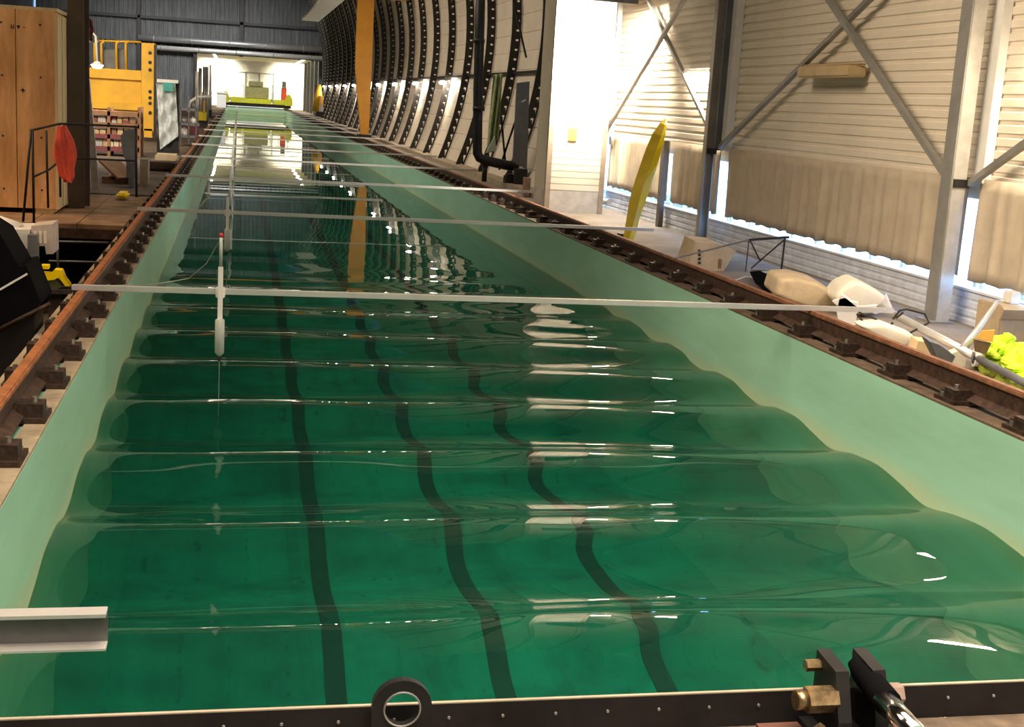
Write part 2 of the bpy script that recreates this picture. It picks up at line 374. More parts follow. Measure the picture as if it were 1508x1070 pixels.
# ------------------------------------------------------------------ rails
def rail(xc, side, label, top_m, web_m):
    t = thing('track_rail', (xc, Y0, 0), label, 'rail')
    ys, ye = 1.0, 126.0
    MB().box(xc-.030, xc+.030, ys, ye, .165, .20, bev=.008).build('rail_head', top_m, t)
    w_ = MB(); w_.box(xc-.010, xc+.010, ys, ye, .06, .165); w_.hexa([(xc-.06, ys, .04), (xc+.06, ys, .04), (xc+.06, ye, .04), (xc-.06, ye, .04), (xc-.012, ys, .075), (xc+.012, ys, .075), (xc+.012, ye, .075), (xc-.012, ye, .075)])
    w_.build('rail_web', web_m, t)
    def clip(b, yc):
        b.box(xc-.158, xc+.158, yc-.115, yc+.115, .012, .036)
        for sx in (-1, 1):
            b.box(min(xc+sx*.03, xc+sx*.145), max(xc+sx*.03, xc+sx*.145), yc-.085, yc+.03, .036, .100)
            b.box(min(xc+sx*.05, xc+sx*.125), max(xc+sx*.05, xc+sx*.125), yc+.04, yc+.095, .036, .072)
        return b
    BP = [(sx*dx, dy, z) for sx in (-1, 1) for dx, dy, z in ((.10, -.03, .100), (.13, .065, .036))]
    y0c = 2.66 if side < 0 else 2.52
    c0 = clip(MB(), y0c).build('clip', clipm, t)
    b0 = [MB().tube([(xc+p[0], y0c+p[1], p[2]), (xc+p[0], y0c+p[1], p[2]+.024)], .014, 6).build('bolt', shiny, c0) for p in BP]
    fm = clip(MB(), y0c); nf = len(fm.bm.faces)
    for p in BP: fm.tube([(xc+p[0], y0c+p[1], p[2]), (xc+p[0], y0c+p[1], p[2]+.024)], .014, 6)
    for f in list(fm.bm.faces)[nf:]: f.material_index = 1
    y = y0c+.735; n = 1; f0 = None
    while y < 70:
        if n < 24:
            c = c0.copy(); COL.objects.link(c); c.parent = t; c.matrix_parent_inverse = c0.matrix_parent_inverse.copy(); c.location = (0, y-y0c, 0)
            for q in b0:
                b = q.copy(); COL.objects.link(b); b.parent = c; b.matrix_parent_inverse = q.matrix_parent_inverse.copy()
        elif f0 is None:
            f0 = fm.build('clip', clipm, t); f0.data.materials.append(shiny); f0.location = (0, y-y0c, 0)
        else:
            c = f0.copy(); COL.objects.link(c); c.parent = t; c.matrix_parent_inverse = f0.matrix_parent_inverse.copy(); c.location = (0, y-y0c, 0)
        y += .735; n += 1
    r_ = MB()
    while y < 125: clip(r_, y); y += .735
    tag(r_.build('distant_clips', clipm, t), kind='stuff')
rail(-.165, -1, 'rusty orange steel rail along the left edge of the tank', rust, rustd)
rail(5.19, 1, 'dark rusty steel rail along the right edge of the tank', mat('rail_rust_brown', (.26, .11, .055), .6, metal=.15, var=.25, scale=14), rustd)

# ------------------------------------------------------------------ measuring bars and probes
def crossbar(y, label, i):
    t = thing('cross_bar', (2.8, y, .2), label, 'bar', 'aluminium bars lying across the tank')
    b = MB(); x0, x1 = -.225, 5.85
    if i == 1: x1 = 5.84
    b.box(x0, x1, y-.012, y+.028, .20, .238, bev=.002); b.build('bar_profile', alu, t)
    e = MB(); e.box(x0-.004, x0+.002, y-.008, y+.024, .204, .234); e.box(x1-.002, x1+.004, y-.008, y+.024, .204, .234); e.build('end_cap', whitep, t)
    return t
def probe(x, y, label, near=False):
    t = thing('wave_probe', (x, y, .2), label, 'probe', 'wave height probes clamped on the cross bars')
    yy = y-.03
    MB().box(x-.032, x+.032, yy-.012, yy+.018, .180, .255, bev=.006).build('clamp', whitep, t)
    MB().box(x-.017, x+.017, yy-.030, yy-.012, .02, .40, bev=.003).build('rod', whitep, t)
    MB().tube([(x, yy-.03, .04), (x, yy-.03, .03), (x, yy-.03, -.20), (x, yy-.03, -.225)], .03, 14, rs=[.018, .033, .033, .012]).build('sleeve', clear, t, label='translucent grey cylinder')
    MB().tube([(x, yy-.03, -.22), (x, yy-.03, -.26)], .009, 8).build('tip', blackm, t)
    MB().tube([(x, yy-.03, -.26), (x, yy-.03, -.80)], .0025, 6).build('wire', galv, t)
    if near:
        MB().tube([(x, yy-.02, .40), (x, yy-.02, .60)], .012, 10).build('glass_tube', clear, t)
        MB().tube([(x, yy-.02, .60), (x, yy-.02, .63)], .011, 10).build('cap', mat('red_cap', (.7, .03, .04), .4), t, label='small red cap')
        MB().tube([(x-.01, yy-.02, .58), (x-.10, yy+.1, .40), (x-.22, yy+.2, .28), (x-.45, yy+.1, .245), (x-.7, y+.01, .24)], .003, 6).build('cable', galv, t)
ords = ['nearest full length', 'second', 'third', 'fourth', 'fifth', 'sixth', 'seventh', 'eighth', 'ninth', 'tenth', 'eleventh', 'twelfth', 'thirteenth', 'fourteenth', 'fifteenth', 'sixteenth']
for i in range(16):
    y = 9.16+6.04*i
    crossbar(y, f'pale aluminium bar across the tank, {ords[i]} from the front' if i else 'long pale aluminium bar across the tank, nearest full length one', i)
    probe(.755+.006*i, y, ('white wave probe with red capped tube on the nearest long bar' if i == 0 else f'white wave probe clamped on the {ords[i]} bar from the front'), i == 0)
# near short angle bar
t = thing('angle_bar', (0, 3.36, .2), 'short pale steel angle bar at lower left over the tank edge', 'bar')
b = MB(); b.box(-.32, .527, 3.43, 3.46, .196, .204); b.box(-.32, .527, 3.452, 3.46, .11, .196); b.build('angle_web', mat('angle_grey', (.17, .165, .17), .45, metal=.5), t)
b = MB(); b.box(-.32, .527, 3.405, 3.46, .200, .210); b.box(-.32, .527, 3.40, 3.452, .108, .114); b.build('angle_flange', alu, t, label='bright worn edges')

# ------------------------------------------------------------------ near part of the right wall
XW = 6.98
wr = thing('wall_right', (XW, 10, 0), kind='structure')
def corr_h(y0, y1, z0, z1, x, pitch=.105, d=.014):
    b = MB(); z = z0; pts = []
    while z < z1:
        for fz, dx in ((0, 0), (.55, 0), (.66, d), (.90, d)):
            pz = z+fz*pitch
            if pz < z1: pts.append((pz, dx))
        z += pitch
    pts.append((z1, 0))
    va = [b.bm.verts.new((x+dx, y0, z)) for z, dx in pts]; vb = [b.bm.verts.new((x+dx, y1, z)) for z, dx in pts]
    for i in range(len(pts)-1): b.bm.faces.new((va[i], va[i+1], vb[i+1], vb[i]))
    return b
cols = [-1.6, 4.4, 10.05, 15.95, 21.4]
names = ['nearest the camera', 'nearest', 'second', 'third']
for a, c in zip(cols, cols[1:]):
    for z0, z1 in ((1.20, 3.1), (3.1, 5.2), (5.2, 9.6)):
        corr_h(a, c, z0, z1, XW).build('cladding_sheet', white, wr)
    corr_h(a, c, 0, .30, XW, pitch=.075, d=.012).build('sill_sheet', mat('sill_daylight_blue', (.74, .78, .86), .5), wr)  # bluish daylight from the window gap put into the sill colour
    MB().box(XW-.005, XW+.05, a, c, 1.06, 1.21).build('header_board', white, wr)
MB().box(XW-.01, XW+.12, -1.6, 21.75, .285, .305).build('sill_ledge', whitep, wr)
# window band behind the curtains
for k, (a, c) in enumerate(zip(cols, cols[1:])):
    wn = thing('window_%d' % (k+2), (XW+.12, (a+c)/2, .3), kind='structure')
    MB().box(XW+.14, XW+.15, a+.02, c-.02, .31, 1.10).build('pane', winglass, wn)
    f_ = MB(); n = 9
    for i in range(n+1):
        yy = a+.05+(c-a-.1)*i/n; f_.box(XW+.12, XW+.17, yy-.025, yy+.025, .30, 1.18)
    f_.build('window_frame', whitep, wn)
def curtain(y0, y1, z0, z1, lb, seed):
    rnd = random.Random(seed); ph = [rnd.random()*6 for _ in range(6)]
    def fn(u, v):
        y = y0+(y1-y0)*u; z = z0+(z1-z0)*v
        amp = .006+.016*(1-v)
        x = XW-.05 + amp*(math.sin(y*26+ph[0])*.7+math.sin(y*17+ph[1]+v)*.6+math.sin(y*41+ph[2])*.3)
        zz = z + (1-v)*(.010*math.sin(y*19+ph[3]))
        return (x, y, zz)
    b = MB().grid(fn, int((y1-y0)*45), 8)
    tag(b.build('curtain', curtainm, solid=.004), lb, 'curtain', 'beige curtains hung over the low windows')
curtain(-1.4, 4.15, .385, 1.235, 'beige pleated curtain nearest the camera on the right wall', 1)
curtain(4.5, 9.90, .385, 1.235, 'beige pleated curtain at the right edge past the big pale column', 2)
curtain(10.1, 15.74, .385, 1.235, 'wide beige curtain between the two grey steel columns', 3)
curtain(16.0, 17.9, .385, 1.235, 'narrow beige curtain just right of the yellow board', 4)
curtain(18.05, 21.1, .385, 1.235, 'beige curtain behind and left of the yellow board', 5)

def hcolumn(y, label, lit=colm, x0=6.68, x1=6.90, wd=.2, side=None):
    t = thing('steel_column', (x0, y, 0), label, 'column')
    MB().box(x0, x0+.014, y-wd/2, y+wd/2, 0, 9.6).build('flange', lit, t)
    MB().box(x1-.014, x1, y-wd/2, y+wd/2, 0, 9.6).build('flange', lit, t)
    MB().box(x0+.014, x1-.014, y-.008, y+.008, 0, 9.6).build('web', lit, t)
    if side: MB().box(x0+.015, x1-.003, y-wd/2-.004, y-wd/2+.006, .02, 9.6).build('side_plate', side, t)
    MB().box(x0-.05, x1+.03, y-wd/2-.05, y+wd/2+.05, 0, .02).build('base_plate', lit, t)
    MB().box(x1+.08, XW, y-.19, y-.05, 1.2, 9.6).build('edge_trim', whitep, t)
    MB().box(x0+.02, x1+.02, y-wd/2-.02, y-.02, 1.15, 1.22).build('gusset', blackm, t)
    return t
hcolumn(4.4, 'grey steel column nearest the camera on the right wall')
hcolumn(10.05, 'large grey steel column by the fluorescent yellow cloth', wd=.17, x1=6.82, side=mat('side_plate_pale', (.62, .60, .55), .35, metal=.3))
hcolumn(15.95, 'grey steel column right of the leaning yellow board', wd=.12, x1=6.80)
t_ = thing('upper_casing', (6.86, 15.95, 1.2), 'dark upright casing beside the column right of the yellow board, above the curtain', 'casing')
MB().box(6.801, 6.95, 15.90, 16.0, 1.22, 9.6).build('casing_plate', greyd, t_)
MB().box(6.80, 6.955, 15.895, 16.005, 1.2, 1.22).build('casing_end', blackm, t_)
hcolumn(21.35, 'grey steel column right of the bright white casing', x0=6.6, x1=6.82)
def brace(A, B, C, D, label, x=6.79):
    t = thing('cross_brace', (x, A[0], A[1]), label, 'brace', 'crossed steel braces on the right wall')
    MB().bar((x, *A), (x, *B), .05, .055, (1, 0, 0)).build('rod', colm, t)
    MB().bar((x+.06, *C), (x+.06, *D), .05, .055, (1, 0, 0)).build('rod', colm, t)
brace((10.17, 1.19), (15.9, 4.65), (15.85, 1.24), (10.1, 3.7), 'crossed dark braces between the two grey steel columns')
brace((21.3, 1.10), (16.1, 3.95), (16.1, 1.35), (21.3, 4.40), 'crossed thin braces above the yellow board')
brace((4.6, 1.2), (10.0, 4.5), (9.95, 1.19), (4.6, 3.9), 'dark brace at the right edge past the big pale column')
# downpipe
t = thing('drain_pipe', (6.5, 20.9, 0), 'grey drainpipe beside the white casing', 'pipe')
MB().tube([(6.72, 21.35, 6), (6.72, 21.35, 1.2), (6.70, 21.2, 1.0), (6.70, 21.15, .22), (6.70, 21.1, .16), (6.72, 20.9, .15), (6.85, 20.7, .15)], .055, 14).build('pipe', galv, t)
MB().tube([(6.72, 21.35, 2.0), (6.72, 21.35, 2.06)], .07, 14).build('pipe_ring', galv, t)

def lamp(y, z, label, x=6.86, on=True, L=1.25, group='lit wall lamps', m=None, deep=.07):
    if not on: x -= .02
    t = thing('wall_lamp', (x, y, z), label, 'lamp', group if on else None)
    MB().box(x-.02, x+.08, y-L/2-.03, y+L/2+.03, z+(.02 if on else .05), z+.07, bev=.008).build('housing', whitep if on else lampoff, t)
    if on: MB().box(x-.03, x+.05, y-L/2, y+L/2, z-.05, z+.02, bev=.02).build('diffuser', m or lamp_on, t)
    else: MB().box(x-.09, x+.10, y-L/2, y+L/2, z-.07, z+.045, bev=.015).build('diffuser', lampoff, t)
    return t
lamp(8.7, 2.20, 'lit wall lamp at the far right edge past the pale column')
lamp(16.85, 2.15, 'lit wall lamp high left of the right grey column')
lamp(20.45, 2.18, 'lit wall lamp between brace and white casing')
lamp(12.85, 2.15, 'unlit tan wall lamp behind the crossed braces', on=False)
lamp(2.5, 2.2, 'lit wall lamp beside the camera')

# white casing with a notice
t = thing('white_casing', (5.6, 20.6, 0), 'tall white boxed casing brightly lit beside the rail', 'casing')
MB().box(5.62, 6.50, 20.0, 20.9, .0, .35).build('plinth', mat('plinth_grey', (.62, .56, .50), .6), t)
corr_front = MB()
z = .35
while z < 8: corr_front.box(5.66, 6.48, 19.995, 20.02, z, z+.092); z += .1
corr_front.build('front_cladding', white, t)
MB().box(5.62, 6.50, 20.02, 20.9, .35, 9.6).build('core', whitec, t)
MB().box(5.59, 5.67, 19.98, 20.06, 0, 9.6).build('corner_trim', mat('corner_brown', (.34, .26, .19), .6), t)
MB().box(6.46, 6.54, 19.98, 20.06, 0, 9.6).build('corner_trim', mat('corner_brown', (.34, .26, .19), .6), t)
MB().box(5.90, 6.04, 19.975, 19.99, 1.12, 1.32).build('notice', mat('notice_yellow', (.55, .34, .08), .6), t, label='small yellow notice on the white cladding')
t = thing('ceiling_lamp', (6.2, 19.0, 3.2), 'lit lamp hanging in front of the white casing', 'lamp')
MB().box(5.7, 6.5, 18.9, 19.05, 3.42, 3.47).build('housing', whitep, t)
MB().box(5.72, 6.48, 18.92, 19.03, 3.38, 3.42).build('diffuser', lamp_hot, t)
b = MB(); b.box(5.66, 6.54, 18.86, 18.875, 3.16, 3.47); b.box(5.66, 5.675, 18.875, 19.12, 3.22, 3.47); b.box(6.525, 6.54, 18.875, 19.96, 3.28, 3.47); b.build('shade', greyd, t)  # added hood plates, shaped to block the lamp's spill on wall and water
MB().bar((6.1, 18.97, 3.47), (6.1, 18.97, 9.6), .02).build('rod', galv, t)
MB().bar((6.1, 18.97, 9.55), (6.1, 18.97, 9.6), .1).build('ceiling_rose', galv, t)

# ------------------------------------------------------------------ arched far part of the right wall
def XA(z): return 6.92 - (.060 if z < 3.3 else .062)*(z-3.3)**2
va_ = thing('wall_right_far', (6.9, 60, 0), kind='structure')
pb = MB(); zs_ = [.4*k for k in range(24)]+[9.58]
pb.prism([(6.92-(.060 if z < 3.3 else .062)*(z-3.3)**2+.08, 21.75, z) for z in zs_]+[(7.3, 21.75, 9.58), (7.3, 21.75, 0)], (0, .04, 0)); pb.build('end_plate', whitec, va_)
ribY = [26.2+3.02*k for k in range(24)]
zz = [.0]+[.4*k for k in range(1, 24)]+[9.5]
for a, c in zip([21.8]+ribY, ribY+[98.0]):
    b = MB()
    prof = []
    for z0_, z1_ in zip(zz, zz[1:]):
        prof += [(XA(z0_)+.10, z0_), (XA(z1_)+.10, z1_-.02), (XA(z1_)+.115, z1_-.01)]
    p0 = [b.bm.verts.new((x, a, z)) for x, z in prof]; p1 = [b.bm.verts.new((x, c, z)) for x, z in prof]
    for i in range(len(prof)-1): b.bm.faces.new((p0[i], p0[i+1], p1[i+1], p1[i]))
    b.build('curved_panel', whitec, va_)
b = MB()
for z0_ in (0, 2.3): b.box(XA(z0_)-.0, XA(z0_)+.12, 21.8, 98, z0_, z0_+.05)
b.build('conduit', blackm, va_)
MB().box(6.05, 9, 21.9, 98, 0, .10).build('kerb', concrete, va_)
def rib(y):
    t = thing('arch_rib', (XA(0), y, 0))
    inn = [(XA(z)-.075, y, z) for z in zz]; out = [(XA(z)+.06, y, z) for z in zz]
    for nm, P, wd in (('inner_chord', inn, .10), ('outer_chord', out, .035)):
        b = MB()
        for p, q in zip(P, P[1:]): b.bar(p, q, .04, wd, (1, 0, 0)) if 0 else b.hexa([(p[0]-wd/2, y-.03, p[2]), (p[0]+wd/2, y-.03, p[2]), (p[0]+wd/2, y+.03, p[2]), (p[0]-wd/2, y+.03, p[2]), (q[0]-wd/2, y-.03, q[2]), (q[0]+wd/2, y-.03, q[2]), (q[0]+wd/2, y+.03, q[2]), (q[0]-wd/2, y+.03, q[2])])
        b.build(nm, ribm, t)
    b = MB(); z = .12; k = 0
    while z < 9.4:
        b.box(XA(z)-.03, XA(z)+.05, y-.02, y+.02, z, z+.168); z += .21; k += 1
    tag(b.build('lattice', ribm, t), kind='stuff')
    return t
rib0 = rib(ribY[0])
far_names = {}
for i, y in enumerate(ribY):
    o = rib0 if i == 0 else copy_tree(rib0)
    o.location.y = y
    ORD = ['first', 'second', 'third', 'fourth', 'fifth', 'sixth', 'seventh', 'eighth', 'ninth', 'tenth', 'eleventh', 'twelfth', 'thirteenth', 'fourteenth', 'fifteenth', 'sixteenth', 'seventeenth']
    if i == 0: lb = 'dark arch rib standing right beside the dark grey sheet'
    elif y < 47: lb = f'dark arch rib of the curved wall, {ORD[i]} one after the white casing'
    else: lb = f'dark arch rib of the curved wall, {ORD[i-8]} one beyond the orange crane leg'
    tag(o, lb, 'rib', 'dark arch ribs of the curved wall')
nm = ['nearest lit lamp on the curved ribbed wall', 'second lit lamp on the curved ribbed wall', 'third lit lamp on the curved ribbed wall', 'lit lamp on the curved wall just right of the orange leg']
for i in range(10):
    y = 38.2+6.04*i
    if i < 4: lb = nm[i]
    elif i == 4: lb = 'lit lamp on the curved wall hidden close behind the orange leg'
    else: lb = f'lit lamp on the curved wall left of the orange leg, {["first","second","third","fourth","fifth"][i-5]} from it'
    lamp(y, 2.15, lb, x=6.66, L=.9, m=lamp_far)

# ------------------------------------------------------------------ orange gantry crane
t = thing('gantry_crane', (5.3, 47, 0), 'tall orange gantry crane straddling the right rail', 'crane')
def leg(x0b, x1b, x0t, x1t, zb, zm, y, th):
    b = MB(); b.hexa([(x0b, y-th/2, zb), (x1b, y-th/2, zb), (x1b, y+th/2, zb), (x0b, y+th/2, zb), (x0t, y-th/2, zm), (x1t, y-th/2, zm), (x1t, y+th/2, zm), (x0t, y+th/2, zm)])
    b.box(x0t, x1t, y-th/2, y+th/2, zm, 5.0); return b
leg(5.15, 5.42, 4.88, 5.45, .30, 2.6, 47, .35).build('leg', orange, t)
MB().box(-12.5, 6.6, 46.8, 47.2, 4.98, 5.7).build('girder', orange, t)
MB().box(5.05, 5.5, 46.6, 47.4, .201, .30).build('end_truck', blackm, t)
MB().box(-12.4, -12.0, 46.85, 47.15, 0, 5.0).build('leg', orange, t)
# white overhead light duct
t = thing('light_channel', (4.3, 56, 5), 'white overhead channel hanging beside the orange crane', 'light fixture')
MB().box(3.75, 4.55, 48.5, 64, 4.95, 5.05).build('channel', cream, t)
for y in (50, 62): MB().bar((4.2, y, 5.05), (4.2, y, 9.6), .03).build('hanger', galv, t)

# ------------------------------------------------------------------ far carriage and end clutter
PIXEL_EYE = Vector((0.845, 0.0, 1.6))       # camera position copied as a constant, eye point for the image pixels
def px(x, y, Y):                        # image pixel to world point at depth Y, places objects by image coordinates
    d = fw + rt*((x-754)/F_PX) - up*((y-535)/F_PX); return PIXEL_EYE + d*((Y-PIXEL_EYE.y)/d.y)
def pf(x, y, z=0.):                       # pixel to world point on a level plane
    d = fw + rt*((x-754)/F_PX) - up*((y-535)/F_PX); return PIXEL_EYE + d*((z-PIXEL_EYE.z)/d.z)
def pbox(b, x0, x1, y0, y1, Y, dep=.5, **k):
    a = px(x0, y1, Y); c = px(x1, y0, Y); b.box(min(a.x, c.x), max(a.x, c.x), Y, Y+dep, min(a.z, c.z), max(a.z, c.z), **k); return b
t = thing('towing_carriage', (2.5, 116, .2), 'lime yellow towing carriage spanning the far end of the tank', 'carriage')
MB().box(-.35, 5.4, 115.8, 119, .22, .50).build('chassis', blackm, t)
for sx in (-1, 1):
    b = MB(); c = -.15 if sx < 0 else 5.2
    b.prism([(c-.35*sx*-1 if 0 else c-.32, 115.7, .45), (c+.32, 115.7, .45), (c+.32, 115.7, 1.0), (c+.1, 115.7, 1.4), (c-.1, 115.7, 1.4), (c-.32, 115.7, 1.0)], (0, 3.2, 0)); b.build('drive_housing', liver, t)
MB().box(.3, 1.3, 115.9, 118.5, .50, .95).build('side_deck', liver, t); MB().box(3.9, 4.9, 115.9, 118.5, .50, .90).build('side_deck', liver, t)
MB().box(1.35, 3.7, 115.9, 118.6, .50, .9).build('platform', liver, t)
MB().box(1.5, 3.5, 116.1, 118.3, .9, 1.9, bev=.06).build('cabin', mat('carriage_olive', (.28, .27, .16), .6), t)
MB().box(1.8, 3.0, 116.1, 118.0, 1.9, 2.35, bev=.04).build('cabin_roof', mat('carriage_olive2', (.22, .22, .14), .6), t)
MB().box(4.55, 5.0, 116.0, 116.6, .9, 1.9).build('control_box', redc, t, label='red box')
MB().box(4.6, 4.95, 116.0, 116.5, 1.9, 2.5).build('control_screen', greyd, t)
b = MB()
for x in (-.2, .6, 1.4, 3.7, 4.4, 5.2): b.bar((x, 115.9, .9), (x, 115.9, 2.0), .05)
b.bar((-.2, 115.9, 2.0), (1.4, 115.9, 2.0), .05); b.bar((3.7, 115.9, 2.0), (5.2, 115.9, 2.0), .05)
b.build('guard_rail', galv, t)
for x in (-.165, 5.19):
    for y in (116.2, 118.4): MB().tube([(x-.04, y, .31), (x+.04, y, .31)], .11, 16).build('wheel', galv, t)
# machine to the right of the carriage
t = thing('yellow_pump', (6.0, 88, 0), 'yellow machine with white top on the right side near the far end', 'machine')
MB().box(5.85, 6.35, 86.5, 88.5, .101, .5).build('base', blackm, t)
MB().tube([(6.0, 87, .5), (6.0, 87, 1.3), (6.05, 87, 2.2)], .3, 12, rs=[.34, .3, .1]).build('hood', yellow, t)
MB().box(6.05, 6.3, 86.6, 87.0, .5, 1.5).build('panel', whitep, t)
MB().box(6.1, 6.3, 86.4, 86.6, .9, 1.5).build('motor', orangep, t)

# ------------------------------------------------------------------ left side: crate, column, railing, walkway
t = thing('plywood_crate', (-1.9, 17.3, 0), 'tall orange plywood crate at the left edge', 'crate')
MB().box(-3.6, -1.26, 16.5, 19.2, .06, 2.36).build('crate_body', ply, t)
for x0, x1 in ((-3.6, -2.44), (-2.43, -1.70), (-1.69, -1.262)):
    MB().box(x0, x1, 16.475, 16.5, .06, 2.36).build('front_panel', ply, t)
for z in (.28, .9, 1.6, 2.2):
    for x in (-1.85, -1.42): MB().tube([(x, 16.47, z), (x, 16.476, z)], .012, 8).build('screw', blackm, t)
MB().box(-1.262, -1.225, 16.475, 16.60, .06, 2.33).build('corner_batten', paleply, t)
MB().box(-1.26, -1.225, 16.9, 17.1, .06, 2.33).build('side_batten', paleply, t)
MB().box(-1.258, -1.235, 16.6, 19.2, .06, 2.33).build('side_panel', paleply, t)
MB().box(-3.6, -1.23, 16.475, 19.2, 2.36, 2.40).build('lid', paleply, t)
for x in (-3.4, -2.4, -1.4): MB().box(x-.1, x+.1, 16.5, 19.2, 0, .06).build('skid', paleply, t)
MARK = blackm
for (cx_, cz_, s_) in ((-1.66, 2.16, .02), (-1.62, 1.44, .02)):
    mk = MB()
    if s_ and cz_ > 2:
        mk.prism([(cx_-.02, 16.472, cz_+.01), (cx_, 16.472, cz_-.025), (cx_+.02, 16.472, cz_+.01), (cx_+.01, 16.472, cz_+.022), (cx_, 16.472, cz_+.012), (cx_-.01, 16.472, cz_+.022)], (0, .003, 0))
        mk.box(cx_-.085, cx_-.075, 16.472, 16.475, cz_-.02, cz_+.022); mk.box(cx_-.06, cx_-.05, 16.472, 16.475, cz_-.02, cz_+.022); mk.box(cx_-.085, cx_-.05, 16.472, 16.475, cz_-.022, cz_-.014)
        mk.box(cx_+.05, cx_+.075, 16.472, 16.475, cz_-.004, cz_+.004)
    else:
        mk.prism([(cx_, 16.472, cz_-.035), (cx_+.008, 16.472, cz_-.008), (cx_+.035, 16.472, cz_), (cx_+.008, 16.472, cz_+.008), (cx_, 16.472, cz_+.035), (cx_-.008, 16.472, cz_+.008), (cx_-.035, 16.472, cz_), (cx_-.008, 16.472, cz_-.008)], (0, .003, 0))
    mk.build('stencil_mark', MARK, t)
t = thing('steel_column', (-1.2, 18, 0), 'dark brown steel column right of the plywood crate', 'column')
dk = mat('column_brown', (.085, .062, .045), .6)
MB().box(-1.20, -1.185, 17.4, 17.7, 0, 9.6).build('flange', dk, t)
MB().box(-1.225, -1.03, 17.38, 17.40, .0, 9.6).build('flange', dk, t)
MB().box(-1.12, -1.10, 17.40, 17.70, .0, 9.6).build('web', dk, t)
MB().box(-1.225, -1.0, 17.70, 17.72, 0, 9.6).build('flange', dk, t)
# walkway
t = thing('walkway', (-.9, 17.5, 0), 'brown board walkway deck beside the left rail', 'platform')
k = 0
for x0, x1 in ((-3.9, -3.0), (-2.99, -2.2), (-2.19, -1.41), (-1.40, -.91), (-.90, -.39)):
    for y0, y1 in ((15.42, 16.9), (16.91, 18.4), (18.41, 19.74)):
        MB().box(x0, x1, y0, y1, -.05, -.001-.004*(k % 3)).build('board', boards, t); k += 1
MB().box(-3.9, -.39, 15.40, 15.46, -.16, -.05).build('edge_beam', rustd, t)
for x in (-3.8, -1.4, -.5):
    for y in (15.5, 19.4): MB().box(x-.04, x+.04, y-.04, y+.04, -1.05, -.05).build('support', blackm, t)
t = thing('guard_railing', (-1.1, 15.6, 0), 'black metal railing around the left walkway', 'railing')
rl = MB
P = lambda x, y, Y: tuple(px(x, y, Y))
for nm, pts in (('post', [(46, 190, 15.2), (34, 326, 15.2)]), ('post', [(48, 190, 15.2), (50, 330, 15.2)]), ('post', [(68, 192, 16.1), (71, 306, 16.1)]), ('post', [(87, 183, 16.2), (89, 290, 16.4)]), ('post', [(200, 185, 16.4), (201, 290, 16.4)])):
    MB().tube([P(*p) for p in pts], .014, 8).build(nm, blackm, t)
for nm, pts in (('top_rail', [(45, 192, 15.2), (68, 187, 16.0), (88, 182, 16.2), (120, 183, 16.3), (203, 187, 16.4)]), ('mid_rail', [(50, 260, 15.2), (72, 250, 16.1), (89, 236, 16.3), (120, 233, 16.3), (201, 237, 16.4)])):
    MB().tube([P(*p) for p in pts], .013, 8).build(nm, blackm, t)
# red cloth on the railing
def red():
    rnd = random.Random(3)
    def fn(u, v):
        z = 1.06-.62*v; a = u*2*math.pi
        wdt = .055+.10*math.sin(min(1, v*1.3)*2.4)**1.0*.9; wdt = max(.02, wdt*(1 if v < .92 else .6))
        f = 1+.22*math.sin(3*a+v*5)+.15*math.sin(7*a+2*v)
        return (-1.125+.07*v+wdt*.72*math.cos(a)*f, 15.95+.05*math.sin(a)*f, z+.02*math.sin(a*2))
    MB().grid(fn, 40, 22).build('hanging_cloth', redc)
red(); tag(bpy.data.objects['hanging_cloth'], 'red cloth hanging from the black railing', 'cloth')

# pit objects in front of the walkway
t = thing('pit_rail', (-.8, 14.5, -.9), 'thin grey tubular rail in the dark pit below the walkway', 'railing')
MB().tube([P(84, 352, 14.2), P(86, 400, 14.2)], .012, 8).build('post', greyd, t)
MB().tube([P(86, 402, 14.2), (px(86, 402, 14.2).x, 14.2, -1.05)], .012, 8).build('post', greyd, t)
for y in (355, 384): MB().tube([P(72, y, 14.2), P(160, y+2, 14.2)], .010, 8).build('rail', greyd, t)
t = thing('white_beam', (-.8, 10.5, .3), 'white painted box beam sticking in from the left above the pit', 'beam')
b = MB(); a0 = px(0, 340, 10.6); a1 = px(44, 338, 10.6); a2 = px(44, 366, 10.6); a3 = px(0, 374, 10.6)
b.prism([tuple(a0-Vector((.5, 0, 0))), tuple(a1), tuple(a2), tuple(a3-Vector((.5, 0, 0)))], (0, .5, 0)); b.build('beam_box', whitep, t)
b = MB(); q = [px(46, 333, 10.62), px(77, 330, 10.62), px(78, 374, 10.62), px(68, 374, 10.62), px(66, 362, 10.62), px(46, 362, 10.62)]
b.prism([tuple(v) for v in q], (0, .35, 0)); b.build('end_plate', mat('plate_rose', (.62, .52, .48), .5), t)
for x in (52, 59, 66): 
    b = MB(); pbox(b, x-1.6, x+1.6, 341, 358, 10.60, .02); b.build('slot', cream, t)
MB().tube([P(-20, 320, 10.9), P(30, 337, 10.8)], .05, 8).build('diagonal_arm', whitep, t)
b = MB(); q0 = px(46, 345, 10.55); b.box(q0.x-.02, q0.x+.05, 10.5, 10.6, -1.05, q0.z); b.build('post', greyd, t)
b = MB(); q0 = px(34, 378, 10.8); b.box(q0.x-.10, q0.x+.06, 10.7, 10.9, -1.05, q0.z+.1); b.build('post', concrete, t)
